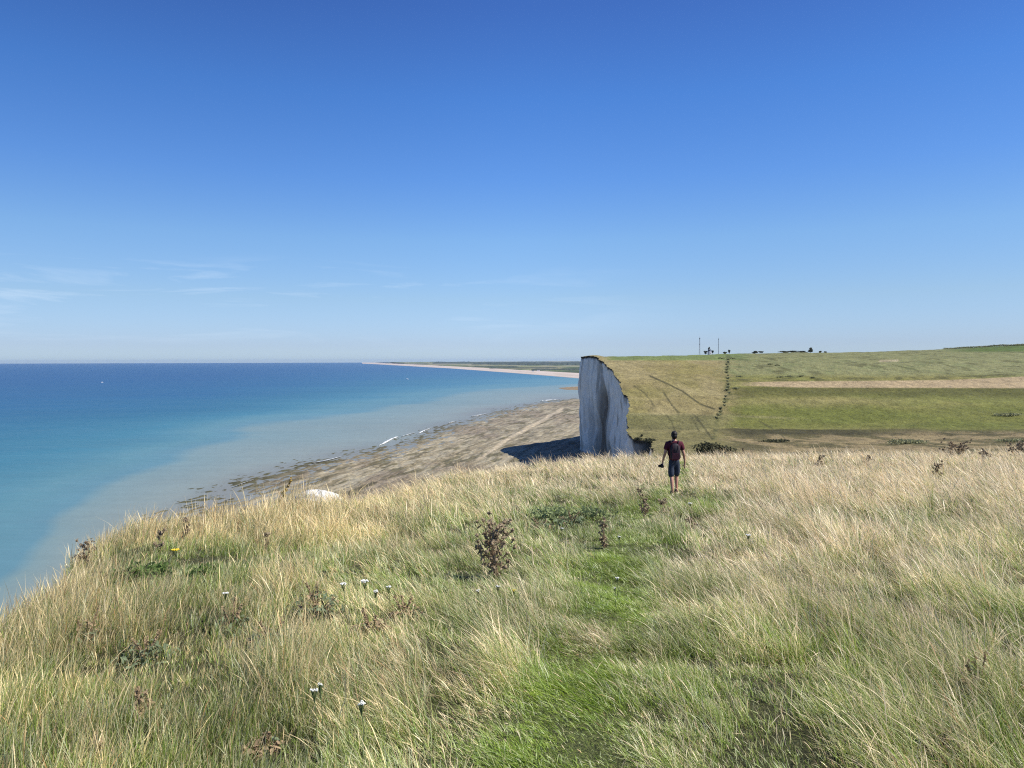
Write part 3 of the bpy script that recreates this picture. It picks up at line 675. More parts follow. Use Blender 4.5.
vs_ = N.new('ShaderNodeVectorMath'); vs_.operation = 'SCALE'; L.new(vm.outputs[0], vs_.inputs[0]); L.new(wx.outputs[0], vs_.inputs['Scale'])
mx = N.new('ShaderNodeMix'); mx.data_type = 'RGBA'; L.new(cur, mx.inputs['Factor']); L.new(vs_.outputs[0], mx.inputs['A']); mx.inputs['B'].default_value = (6.2, 7.0, 8.0, 1)
L.new(mx.outputs['Result'], bg.inputs['Color'])

# ------------------------------------------------------------------ haze
def build_haze():
    mb = MB(); mb.box((0, 0, (128 - 4) / 2), (70000, 66000, 132))
    m = bpy.data.materials.new('haze_air'); m.use_nodes = True; nt = m.node_tree; nt.nodes.clear()
    out = nt.nodes.new('ShaderNodeOutputMaterial'); v = nt.nodes.new('ShaderNodeVolumePrincipled')
    v.inputs['Color'].default_value = (.60, .78, 1, 1); v.inputs['Density'].default_value = 1.6e-5; v.inputs['Anisotropy'].default_value = .2
    nt.links.new(v.outputs[0], out.inputs['Volume'])
    o = mb.build('haze', m); o['kind'] = 'stuff'
build_haze()

# ------------------------------------------------------------------ plants of the meadow
rp = np.random.default_rng(23)
M_thistle = mat_leaf('dead_thistle', (.30, .235, .155), .45, .2, 30)
M_stem = mat_plain('dry_stem', (.22, .15, .09), scale=20)
M_gstem = mat_plain('green_stem', (.12, .16, .06), scale=20)
M_dock = mat_leaf('dock_leaf', (.17, .21, .12), .4, .25, 14)
M_brownleaf = mat_leaf('withered_leaf', (.34, .25, .15), .4, .2, 18)
M_green = mat_leaf('bush_green', (.12, .18, .055), .4, .3, 8)
M_nettle = mat_leaf('nettle_green', (.25, .30, .14), .4, .3, 12)
M_white = mat_plain('white_petals', (.68, .68, .62), var=.1, scale=60)
M_yellow = mat_plain('yellow_petals', (.75, .55, .04), var=.1, scale=60)
M_ochre = mat_leaf('ochre_seed', (.36, .25, .07), .35, .2, 25)
M_bush = mat_leaf('thorn_bush_leaf', (.30, .30, .16), .4, .2, .6)
M_bushdark = mat_leaf('dark_bush_leaf', (.10, .10, .055), .4, .15, .6)
M_twig = mat_plain('twig', (.09, .07, .05), scale=8)

def cloudmesh(name, parts, mat, parent, V0=None):
    V = []; Fc = []; b = 0
    for v, f in parts: V.append(v); Fc.append(f + b); b += len(v)
    return link(name, mk_mesh(name, np.concatenate(V), np.concatenate(Fc), mats=[mat]), parent)

def thistle(px, py, h, w, nbr, label, group=None, lean=(0, 0), mat=None, nm='dead_thistle', cat='thistle', P=None, leaf=.022):
    p = on_ground(px, py) if P is None else P
    root = thing(nm, p, label, cat, group)
    stems = MB(); heads = MB(); leaves = []
    n_main = max(1, nbr // 7)
    tips = []
    for k in range(n_main):
        a = rp.uniform(0, 6.28); r = w * .18 * rp.random()
        top = np.array([lean[0] * h + r * 1.6 * math.cos(a), lean[1] * h + r * 1.6 * math.sin(a), h * rp.uniform(.8, 1)])
        b = np.array([r * .3 * math.cos(a), r * .3 * math.sin(a), -.03])
        mid = (b + top) / 2 + rp.normal(0, .02, 3) * h
        stems.tube([b, mid, top], [.006, .0045, .003], 5); tips.append(top)
        for j in range(nbr // n_main):
            t = rp.uniform(.08, .98); s0 = b + (top - b) * t; a2 = rp.uniform(0, 6.28); ln = w * .5 * rp.uniform(.35, 1) * (1.15 - .5 * t)
            e = s0 + np.array([math.cos(a2) * ln, math.sin(a2) * ln, ln * rp.uniform(.5, 1.2)])
            m_ = (s0 + e) / 2 + np.array([0, 0, -.12 * ln])
            stems.tube([s0, m_, e], [.0035, .0028, .002], 4); tips.append(e)
            leaves.append(leaf_cloud(rp, 5, m_, (ln * .5, ln * .5, ln * .4), leaf * .9, 2.8, .1))
    for t in tips:
        if h > .6 and group is None and leaf < .03:                   # the near tall plant shows its heads one by one
            hb = MB(); hb.ball((0, 0, 0), rp.uniform(.014, .022), 8, 6, .5, rp); hb.build('seed_head', mat or M_thistle, root, True, t)
        else: heads.ball(t, rp.uniform(.012, .02) * (1 if leaf < .03 else 1.4), 6, 4, .5, rp)
        leaves.append(leaf_cloud(rp, 8, t, (.035, .035, .032), leaf * .7, 2.2, .3))
    stems.build('stem', M_stem, root)
    if heads.v: leaves.append((np.array(heads.v), np.array(heads.f)))
    cloudmesh('foliage', leaves, mat or M_thistle, root)
    return root

def dock(px, py, r, h, label, brown=.3, group=None, mat=None, nm='dock_plant', n=26):
    p = on_ground(px, py); root = thing(nm, p, label, 'weed', group)
    V = []; Fc = []; Vb = []; Fb = []
    for k in range(n * 5):
        a = rp.uniform(0, 6.28); q = r * math.sqrt(rp.random()) * .9; a0 = rp.uniform(0, 6.28); ox, oy = q * math.cos(a0), q * math.sin(a0)
        oz = h * rp.uniform(.1, 1.0) * (1.15 - q / r * .7); ln = .052 * rp.uniform(.5, 1.3) * max(1, r / .24); wd = ln * rp.uniform(.14, .3); tilt = rp.uniform(-.7, .5)
        br = rp.random() < brown; vv = Vb if br else V; ff = Fb if br else Fc
        b = len(vv); d = np.array([math.cos(a), math.sin(a), tilt]); s_ = np.array([-math.sin(a), math.cos(a), rp.uniform(-.5, .5)])
        for t, wk in ((0, .15), (.3, .8), (.6, 1), (.82, .6), (1, .05)):
            c = np.array([ox, oy, oz]) + d * ln * t + np.array([0, 0, -ln * .5 * t * t + rp.normal() * .004]); ws = wd * wk
            vv.append(c + s_ * ws + np.array([0, 0, ws * .5])); vv.append(c); vv.append(c - s_ * ws + np.array([0, 0, ws * .5]))
        for i in range(4):
            for j in range(2): ff.append((b + i * 3 + j, b + i * 3 + j + 1, b + i * 3 + j + 4, b + i * 3 + j + 3))
    if V: link('foliage', mk_mesh('foliage', np.array(V), Fc, smooth=True, mats=[mat or M_dock]), root)
    if Vb: o = link('withered_foliage', mk_mesh('withered_foliage', np.array(Vb), Fb, smooth=True, mats=[M_brownleaf]), root); o['label'] = 'withered brown leaves of the plant'
    st = MB(); cl = []
    for k in range(8): a = rp.uniform(0, 6.28); st.tube([(0, 0, -.02), (math.cos(a) * r * .3, math.sin(a) * r * .3, h * .5), (math.cos(a) * r * .7, math.sin(a) * r * .7, h * .8)], [.004, .003, .002], 4)
    for k in range(3):
        a = rp.uniform(0, 6.28); e = np.array([math.cos(a) * r * .4, math.sin(a) * r * .4, h * rp.uniform(1.1, 1.6)])
        st.tube([(0, 0, 0), e * .5 + [0, 0, .02], e], [.006, .005, .003], 5)
        for t in (.6, .75, .9, 1): cl.append(leaf_cloud(rp, 9, e * t, (.018, .018, .03), .012, 1.8, .1))
    st.build('stem', M_stem, root); cloudmesh('seeding_foliage', cl, M_brownleaf, root)
    return root

thistle(497, 580, .66, .44, 50, 'tall dead brown thistle standing left of the trodden grass path', lean=(-.08, .05), leaf=.026)
thistle(604, 549, .42, .2, 14, 'small dead thistle at the top of the green hollow', leaf=.024)
thistle(645, 520, .55, .26, 16, 'brown dried thistle by the path just nearer than the walker', lean=(-.12, 0), leaf=.028)
thistle(664, 516, .36, .3, 12, 'low dark thistle close below the feet of the walker', leaf=.028)
thistle(689, 533, .28, .22, 9, 'single low brown thistle right of the path in pale grass', leaf=.026)
thistle(186, 545, .42, .2, 16, 'purplish thistle head in front of the golden cliff edge grass', leaf=.024)
thistle(160, 552, .3, .18, 10, 'short brown thistle beside the yellow flowers near the cliff edge', leaf=.024)
thistle(88, 566, .34, .3, 14, 'grey seeded thistle at the outermost turf corner above the sea', leaf=.024)
thistle(268, 556, .36, .16, 10, 'rust brown dry stalk between golden grass and green weeds', leaf=.022)
thistle(820, 470, .5, .4, 16, 'brown thistle nearest the middle of the far meadow brow', leaf=.05)
thistle(868, 465, .42, .3, 12, 'faint dry thistle on the brow between two larger clumps', leaf=.05)
thistle(744, 462, .8, .15, 7, 'thin upright dark stalk on the brow right of the walker', leaf=.05)
thistle(955, 462, .72, 1.3, 40, 'wide dark clump of dead thistles on the right hand brow', leaf=.07)
thistle(984, 463, .55, .7, 18, 'smaller dead thistle beside the wide dark clump on the brow', leaf=.06)
thistle(1018, 462, .8, 1.1, 30, 'dark dead thistle clump at the right end of the brow', leaf=.07)
thistle(938, 480, .5, .35, 14, 'dark sprig in the pale grass below the wide thistle clump', leaf=.04)
# tall ochre dock at the edge
thistle(278, 507, .85, .16, 26, 'tall ochre seeded stalk leaning over the cliff edge above the beach', lean=(.42, .1), mat=M_ochre, nm='seeded_dock', cat='dock plant', leaf=.035)

for a in ((86, 648, .24, .2, 'grey green leafy weed with dark heart low on the seaward side', .15), (146, 660, .24, .13, 'bluish flat leafed weed between two tufts of golden grass', .05), (232, 632, .2, .16, 'small curled leafy weed upper of the two near the white flower', .1),
          (272, 648, .22, .17, 'withered leafy weed with brown drooping leaves', .4), (318, 616, .26, .22, 'low weed with pale leaves beneath the three white flowers', .25), (404, 620, .2, .14, 'rusty brown withered dock in the middle of the left meadow', .85),
          (372, 640, .18, .18, 'ochre curled weed just below the rusty withered dock', .8), (92, 764, .13, .08, 'brown crumpled weed at the very bottom of the meadow on the seaward side', .9), (140, 716, .10, .09, 'dark brown dead weed beside the tall bent straw', .9),
          (262, 752, .09, .06, 'small pinkish brown dead weed near the bottom of the meadow', .9), (480, 601, .12, .06, 'pale leaved weed at the foot of the tall thistle', .1), (975, 700, .12, .2, 'pale yellowish dried leaves in the long grass of the right meadow', .8),
          (935, 760, .16, .1, 'ochre leafy weed at the bottom right of the meadow', .6), (572, 524, .35, .16, 'broad leafed weed at the head of the green hollow', .1), (540, 530, .3, .14, 'leafy weed at the seaward side of the green hollow', .2)):
    dock(a[0], a[1], a[2], a[3], a[4], a[5])

def shrub(px, py, rx, rz, n, size, label, mat, nm='green_shrub', cat='shrub', group=None, Y=None, ry=None, stems=5, P=None):
    p = P if P is not None else on_ground(px, py)
    root = thing(nm, p, label, cat, group); ry = ry or rx
    parts = []
    for k in range(5):
        c = (rp.uniform(-.5, .5) * rx, rp.uniform(-.4, .4) * ry, rz * rp.uniform(.35, .7))
        parts.append(leaf_cloud(rp, n // 5, c, (rx * rp.uniform(.45, .7), ry * rp.uniform(.45, .7), rz * rp.uniform(.35, .6)), size, 1.9, .2))
    cloudmesh('foliage', parts, mat, root)
    st = MB()
    for k in range(stems):
        a = rp.uniform(0, 6.28); st.tube([(0, 0, -.05 * rz), (math.cos(a) * rx * .25, math.sin(a) * ry * .25, rz * .5), (math.cos(a) * rx * .5, math.sin(a) * ry * .5, rz * .85)], [rz * .03, rz * .02, rz * .01], 5)
    st.build('branch', M_twig, root)
    return root
shrub(126, 590, .3, .22, 600, .03, 'dark green shrub on the seaward slope behind golden grass', M_green)
shrub(206, 584, .2, .22, 450, .03, 'bright green round shrub inland of the dark one', M_green)
shrub(160, 578, .24, .16, 300, .028, 'low green shrub between the two bigger ones', M_green)
shrub(590, 520, .5, .22, 500, .035, 'grey green nettle patch above the shaded hollow', M_nettle, 'nettle_patch')
shrub(545, 520, .55, .2, 500, .035, 'wide nettle patch between the tall thistle and the path', M_nettle, 'nettle_patch')

def flower(px, py, h, r, label, mat, nm='yarrow', cat='flower', group='white yarrow flowers in the meadow'):
    # px, py: where the flower head is seen; the stem is rooted below it
    p = on_ground(px, py + 731 * h / max(2.5, on_ground(px, py)[1]) * .95); r = r * .8; root = thing(nm, p, label, cat, group)
    st = MB(); st.tube([(0, 0, -.02), (.01, 0, h * .5), (0, 0, h)], [.003, .0025, .002], 5); hd = MB()
    for k in range(22):
        a = rp.uniform(0, 6.28); q = r * math.sqrt(rp.random()); c = (q * math.cos(a), q * math.sin(a), h + .012 * rp.random() + .01)
        hd.ball(c, (r * .24, r * .24, r * .14), 6, 4); st.tube([(0, 0, h * .82), c], .0012, 4)
    st.build('stem', M_gstem, root); hd.build('flower_head', mat, root)
for a in ((344, 592, .3, .035, 'white yarrow head, seaward one of the row under the golden grass'), (365, 590, .32, .042, 'white yarrow head, largest of the row under the golden grass'), (376, 598, .26, .028, 'small white yarrow head just below the largest of the row'),
          (389, 594, .28, .028, 'white yarrow head at the inland end of the row'), (226, 600, .26, .03, 'lone white yarrow head above the curled leafy weed'), (315, 703, .3, .024, 'white yarrow head, larger of the close pair low in the meadow'),
          (321, 699, .32, .016, 'white yarrow head, smaller of the close pair low in the meadow'), (362, 717, .28, .024, 'white yarrow head just inland of the close pair'), (617, 583, .2, .028, 'white yarrow head in the dark green grass beside the path'),
          (615, 592, .16, .014, 'tiny white flower head below the one in dark green grass'), (619, 540, .22, .03, 'white yarrow head near the small dead thistle'), (478, 595, .2, .026, 'white yarrow head at the foot of the tall dead thistle'),
          (498, 591, .22, .026, 'white yarrow head close on the path side of the tall thistle foot'), (748, 540, .3, .04, 'white yarrow head in the pale grass inland of the low brown thistle'), (690, 507, .3, .05, 'white yarrow head nearest to the walker'), (562, 531, .2, .03, 'white yarrow head among the leaves of the hollow')):
    flower(*a, M_white)
flower(176, 558, .35, .05, 'bright yellow ragwort bloom near the cliff edge', M_yellow, 'ragwort', 'flower', None)
flower(514, 595, .2, .018, 'tiny yellow flower beside the foot of the tall thistle', M_yellow, 'ragwort', 'flower', None)

# ------------------------------------------------------------------ bushes on the downs
def far_pt(u, Y):
    X = (u - 512) / F * Y; return np.array([X, Y, gz(X, Y)])
def depth_of_row(u, row):
    ys = np.linspace(225, 1100, 4000); X = (u - 512) / F * ys; z = height(X, ys); _, v = project(X, ys, z)
    k = np.argmax(v < row); return ys[k]
shrub(0, 0, 7.5, 4.6, 2600, .42, 'dark bush in the dip just beyond the brow beside the walker', M_bushdark, 'thorn_bush', 'bush', P=far_pt(716, 232), ry=4)
shrub(0, 0, 3.4, 1.9, 1000, .4, 'dark bush overhanging the low end of the chalk cliff', M_bushdark, 'thorn_bush', 'bush', P=far_pt(650, 332) + [0, 0, -1.0], ry=3)
shrub(0, 0, 2.2, 1.1, 500, .35, 'small dark bush on the lower cliff top, seaward of the other', M_bushdark, 'thorn_bush', 'bush', P=far_pt(638, 342), ry=2)
shrub(0, 0, .8, 1.0, 200, .3, 'tiny dark bush on the slope right above the low cliff end', M_bushdark, 'thorn_bush', 'bush', P=far_pt(642, 352), ry=1)
shrub(0, 0, 9, 1.5, 1100, .4, 'broad patch of scrub at the foot of the slope behind the thistles', M_bush, 'scrub_patch', 'bush', P=far_pt(905, 285), ry=6)
shrub(0, 0, 7, 1.2, 700, .4, 'reddish scrub patch at the foot of the slope above the thin stalk', M_bushdark, 'scrub_patch', 'bush', P=far_pt(775, 318), ry=5)
shrub(0, 0, 6, 1.3, 700, .4, 'scrub patch at the right end of the slope foot', M_bush, 'scrub_patch', 'bush', P=far_pt(1012, 290), ry=5)
shrub(0, 0, 9, 1.4, 700, .45, 'dark scrub low on the green bank at the far right', M_bush, 'scrub_patch', 'bush', P=far_pt(1010, depth_of_row(1010, 416)), ry=5)
ords = 'topmost second third fourth fifth sixth seventh eighth ninth tenth eleventh twelfth thirteenth fourteenth fifteenth sixteenth seventeenth eighteenth nineteenth twentieth lowest'.split()
rows = list(360 + 58 * np.linspace(0, 1, len(ords)) ** 1.1)
for k, (row, od) in enumerate(zip(rows, ords)):
    u = np.interp(row, [360, 385, 392, 404, 416], [728, 727.5, 729, 724, 719]) + rp.uniform(-1.8, 1.8); s_ = rp.uniform(.45, 1.1) * (1.5 if 383 < row < 392 else .95 if row < 380 else .7)
    lab = od + (' bush from the top' if 0 < k < 20 else ' bush') + ' in the line running down the hill'
    shrub(0, 0, 1.7 * s_, 1.2 * s_, 130, .42, lab, M_bush, 'thorn_bush', 'bush', 'bushes along the old boundary line', P=far_pt(u, depth_of_row(u, row)), ry=3.0)
for k, (u, row, s_, lab) in enumerate(((722, 358.8, 2.2, 'bush at the seaward end of the short hedge top'), (733, 358.8, 2, 'bush at the inland end of the short hedge top'), (739, 377, 1.6, 'bush beside the pale corner of the mown field'), (780, 377.5, 1.6, 'first bush from the left above the mown field'),
                           (790, 377, 2, 'second bush from the left above the mown field'), (800, 376.6, 1.8, 'third bush from the left above the mown field'), (812, 378, 1.5, 'fourth bush from the left above the mown field'), (735, 389, 2, 'bush in the fold just below the mown field corner'), (770, 364.5, 1.6, 'lone small bush high on the slope'), (778, 365.5, 1.3, 'smaller companion of the lone bush high on the slope'))):
    shrub(0, 0, 1.9 * s_, .5 * s_, 130, .42, lab, M_bush, 'thorn_bush', 'bush', 'bushes scattered on the down', P=far_pt(u, depth_of_row(u, row)), ry=2)

# ------------------------------------------------------------------ skyline: masts, house, trees
M_steel = mat_plain('mast_steel', (.16, .17, .19), rough=.6, scale=2, bump=0)
def mast(u, Y, h, w, label, name='lattice_mast'):
    p = far_pt(u, Y); root = thing(name, p, label, 'mast')
    m = MB()
    for sx, sy in ((1, 1), (-1, 1), (0, -1)): m.tube([(sx * w, sy * w, -1), (sx * w * .35, sy * w * .35, h)], .11, 5)
    m.build('tower_leg', M_steel, root); b = MB(); n = int(h / 1.6)
    for k in range(n):
        z0 = k * h / n; z1 = (k + 1) * h / n; q0 = w * (1 - .65 * z0 / h); q1 = w * (1 - .65 * z1 / h)
        b.tube([(-q0, q0, z0), (q1, q1, z1)], .06, 4); b.tube([(q0, q0, z0), (0, -q1, z1)], .06, 4); b.tube([(0, -q0, z0), (-q1, q1, z1)], .06, 4)
    b.build('bracing', M_steel, root)
    a = MB()
    for k in range(4): a.box((math.cos(k * 1.57) * w * .6, math.sin(k * 1.57) * w * .6, h * .96 - .6 * (k % 2)), (.3, .3, 1.7))
    a.box((0, 0, h * .62), (w * 2.2, w * 2.2, .4)); a.tube([(0, 0, h), (0, 0, h + 2)], .06, 5)
    a.build('antenna', M_steel, root)
mast(699.6, 985, 22.5, .75, 'thick grey lattice mast, seaward of the two on the skyline')
mast(718.4, 990, 21.0, .35, 'thin pale mast, inland of the two on the skyline')
M_wall = mat_plain('white_render', (.78, .77, .74), rough=.8, scale=1); M_slate = mat_plain('slate', (.10, .10, .12), scale=2); M_glass = mat_plain('window_glass', (.05, .06, .07), rough=.15, scale=1, bump=0)
p = far_pt(709.6, 985); root = thing('house', p, 'small white gabled house among trees between the two masts', 'house', rz=.2)
m = MB(); m.add([(-1.5, -3, -1), (1.5, -3, -1), (1.5, 3, -1), (-1.5, 3, -1), (-1.5, -3, 4.2), (1.5, -3, 4.2), (1.5, 3, 4.2), (-1.5, 3, 4.2), (0, -3, 5.9), (0, 3, 5.9)], [(0, 1, 5, 8, 4), (2, 3, 7, 9, 6), (1, 2, 6, 5), (3, 0, 4, 7)]); m.build('wall', M_wall, root)
m = MB(); m.add([(-1.8, -3.3, 3.95), (0, -3.3, 6.1), (0, 3.3, 6.1), (-1.8, 3.3, 3.95), (1.8, -3.3, 3.95), (1.8, 3.3, 3.95), (-1.8, -3.3, 4.15), (0, -3.3, 6.3), (0, 3.3, 6.3), (-1.8, 3.3, 4.15), (1.8, -3.3, 4.15), (1.8, 3.3, 4.15)],
      [(0, 1, 2, 3), (1, 4, 5, 2), (6, 9, 8, 7), (7, 8, 11, 10), (0, 3, 9, 6), (4, 10, 11, 5), (0, 6, 7, 1), (1, 7, 10, 4), (3, 2, 8, 9), (2, 5, 11, 8)]); ro = m.build('roof', M_slate, root)
m = MB(); m.box((0, 1.5, 6.6), (.6, .6, 1.4)); m.build('chimney', M_wall, ro)
for z in (1.2, 3.2):
    m = MB(); m.box((0, -3.02, z), (.8, .1, 1)); m.build('window', M_glass, root)
M_bark = mat_plain('bark', (.1, .08, .06), scale=3)
def tree(u, Y, h, r, label, group=None, n=900, P=None, trunk=.35, rx=None):
    p = far_pt(u, Y) if P is None else P; root = thing('tree', p, label, 'tree', group); rx = rx or r
    t = MB(); t.tube([(0, 0, -.6), (.1, 0, h * trunk), (0, .1, h * .75)], [h * .035, h * .025, h * .01], 7)
    for k in range(6):
        a = k * 1.1; t.tube([(0, 0, h * (trunk + .05 * k)), (math.cos(a) * rx * .6, math.sin(a) * r * .6, h * (trunk + .15 + .07 * k))], [h * .014, h * .006], 5)
    t.build('trunk', M_bark, root); parts = []
    for k in range(9):
        a = rp.uniform(0, 6.28); q = rp.uniform(0, .65)
        parts.append(leaf_cloud(rp, n // 9, (math.cos(a) * q * rx, math.sin(a) * q * r, h * rp.uniform(trunk + .15, .88)), (rx * .45, r * .45, h * .17), .5, 1.7, .2))
    cloudmesh('crown', parts, M_bushdark, root)
tree(709, 1000, 10, 1.8, 'tallest dark tree standing directly over the white house'); tree(705.5, 988, 4.6, 3.2, 'low bushy tree on the seaward side of the white house', trunk=.15); tree(712.3, 988, 5.2, 2.3, 'round tree on the inland side of the white house', trunk=.15)
tree(725, 992, 3.4, 2.8, 'low dark tree just inland of the thin mast', trunk=.1); tree(729.2, 992, 6.2, 1.6, 'small upright tree next to the low one past the thin mast', trunk=.2)
def skyrow(u):
    ys = np.linspace(700, 1400, 700); X = (u - 512) / F * ys; _, v = project(X, ys, height(X, ys)); return ys[np.argmin(v)]
for u, h, rx, lab in ((754.5, 3.4, 5, 'faint low copse west of the long dark copse'), (761, 3, 4, 'faint lower copse next to the long dark copse'), (784, 2.6, 9, 'flat seaward end of the long dark copse on the skyline'), (793, 3.0, 10, 'flat middle of the long dark copse on the skyline'), (802, 3.0, 9, 'inland part of the long dark copse before its tall tree'),
                      (810, 7.2, 4, 'tall round tree ending the long dark copse'), (820, 2.6, 2.4, 'lone tiny bushy tree inland of the long copse'), (825, 2.4, 2.2, 'second tiny bushy tree inland of the long copse')):
    tree(u, skyrow(u) + 25, h + .3, 4, lab, 'trees along the skyline', 1300, trunk=.05, rx=rx)
# hedge at the far right skyline
hp = []; st = MB()
for q in np.linspace(0, 1, 46):
    u = 945 + 100 * q; Y = 1040 - 60 * q; p = far_pt(u, Y); hp.append(leaf_cloud(rp, 120, p + [0, 0, 1.2], (5, 3, 1.0 + .5 * rp.random()), .55, 1.8, .2)); st.tube([p - [0, 0, .5], p + [0, 0, 1.6]], .12, 5)
hr = thing('hedge', (0, 0, 0), 'long dark hedge along the rising skyline at the far right', 'hedge'); cloudmesh('foliage', hp, M_bush, hr); st.build('trunk', M_bark, hr)

# ------------------------------------------------------------------ chalk fall, boats, far buildings
M_chalk = mat_plain('fresh_chalk', (.66, .65, .60), rough=.9, var=.25, scale=.5, bump=.4)
c = at_z(318, 503.5, .8); m = MB()
V = []; Fc = []; nu, nv = 40, 16
for j in range(nv + 1):
    for i in range(nu):
        th = math.pi / 2 * j / nv; ph = 2 * math.pi * i / nu; k = .8 + .45 * float(fbm(np.array(math.cos(ph) * 2 + 5), np.array(math.sin(ph) * 2 + th * 2), 201, 4))
        V.append((12.5 * k * math.cos(th) * math.cos(ph), 7 * k * math.cos(th) * math.sin(ph), 7.6 * k * math.sin(th) ** .8 - .6))
for j in range(nv):
    for i in range(nu): Fc.append((j * nu + i, j * nu + (i + 1) % nu, (j + 1) * nu + (i + 1) % nu, (j + 1) * nu + i))
o = link('chalk_boulder', mk_mesh('chalk_boulder', V, Fc, smooth=False, mats=[M_chalk]), loc=c); tag(o, 'big white chalk boulder lying on the foreshore below the cliff edge', 'boulder')

M_hull = mat_plain('white_hull', (.8, .8, .8), rough=.4, scale=1, var=.05, bump=0); M_sail = mat_plain('boat_cabin', (.6, .62, .65), rough=.4, scale=1, bump=0)
def boat(u, v, L_, label, rz):
    p = at_z(u, v); root = thing('motor_boat', p, label, 'boat', rz=rz); h = L_ * .13
    V = []
    xs = np.linspace(-1, 1, 9)
    for x in xs:
        w = L_ * .16 * (1 - max(0, x) ** 2.2); V += [(x * L_ / 2, -w, h), (x * L_ / 2, -w * .55, -h * .6), (x * L_ / 2, w * .55, -h * .6), (x * L_ / 2, w, h)]
    Fc = [(i * 4 + j, i * 4 + (j + 1) % 4, i * 4 + 4 + (j + 1) % 4, i * 4 + 4 + j) for i in range(8) for j in range(4)] + [(3, 2, 1, 0)]
    link('hull', mk_mesh('hull', V, Fc, mats=[M_hull]), root)
    m = MB(); m.box((L_ * .02, 0, h + L_ * .09), (L_ * .3, L_ * .2, L_ * .18), taper=.8); m.build('cabin', M_sail, root)
    m = MB(); m.tube([(-L_ * .1, 0, h), (-L_ * .1, 0, h + L_ * .5)], L_ * .01, 5); m.build('mast', M_steel, root)
boat(407, 379.3, 13, 'white boat nearer the far shingle beach', .2); boat(102, 382.5, 9, 'white boat alone on the dark open sea', 1.0)
for u, v, w_, h_, lab in ((408, 363.6, 60, 16, 'pale building where the far shingle beach thins out'), (538.5, 371.4, 20, 11, 'white hut behind the far shingle beach near the cliff'), (533, 371.6, 14, 7, 'lower pale hut beside the white hut on the far beach')):
    p = at_z(u, v, 4); root = thing('beach_house', p, lab, 'house'); m = MB(); m.box((0, 0, h_ * .3), (w_, w_ * .6, h_ * .8)); m.build('wall', M_wall, root)
    m = MB(); m.add([(-w_ * .52, -w_ * .32, h_ * .7), (w_ * .52, -w_ * .32, h_ * .7), (w_ * .52, w_ * .32, h_ * .7), (-w_ * .52, w_ * .32, h_ * .7), (-w_ * .5, 0, h_), (w_ * .5, 0, h_)], [(0, 1, 5, 4), (2, 3, 4, 5), (1, 2, 5), (3, 0, 4), (3, 2, 1, 0)]); m.build('roof', M_slate, root)

# ------------------------------------------------------------------ the walker
def grow(name, nodes, edges, root_key, mat, parent, sub=2, loc=None):
    keys = list(nodes); idx = {k: i for i, k in enumerate(keys)}
    import bmesh
    bm = bmesh.new(); lay = bm.verts.layers.skin.verify()
    vs = []
    for k in keys:
        n = nodes[k]; v = bm.verts.new(n[:3]); r = n[3]; v[lay].radius = (r, r) if np.isscalar(r) else r; v[lay].use_root = (k == root_key); vs.append(v)
    for a, b in edges: bm.edges.new((vs[idx[a]], vs[idx[b]]))
    me = bpy.data.meshes.new(name + '_rig'); bm.to_mesh(me); bm.free()
    o = bpy.data.objects.new(name, me); COL.objects.link(o)
    md = o.modifiers.new('skin', 'SKIN'); md.use_smooth_shade = True; md.branch_smoothing = .3
    if sub: s2 = o.modifiers.new('sub', 'SUBSURF'); s2.levels = sub; s2.render_levels = sub
    dg = bpy.context.evaluated_depsgraph_get(); dg.update(); me2 = bpy.data.meshes.new_from_object(o.evaluated_get(dg)); me2.name = name
    bpy.data.objects.remove(o); me2.materials.clear(); me2.materials.append(mat)
    me2.polygons.foreach_set('use_smooth', np.ones(len(me2.polygons), bool))
    return link(name, me2, parent, loc)
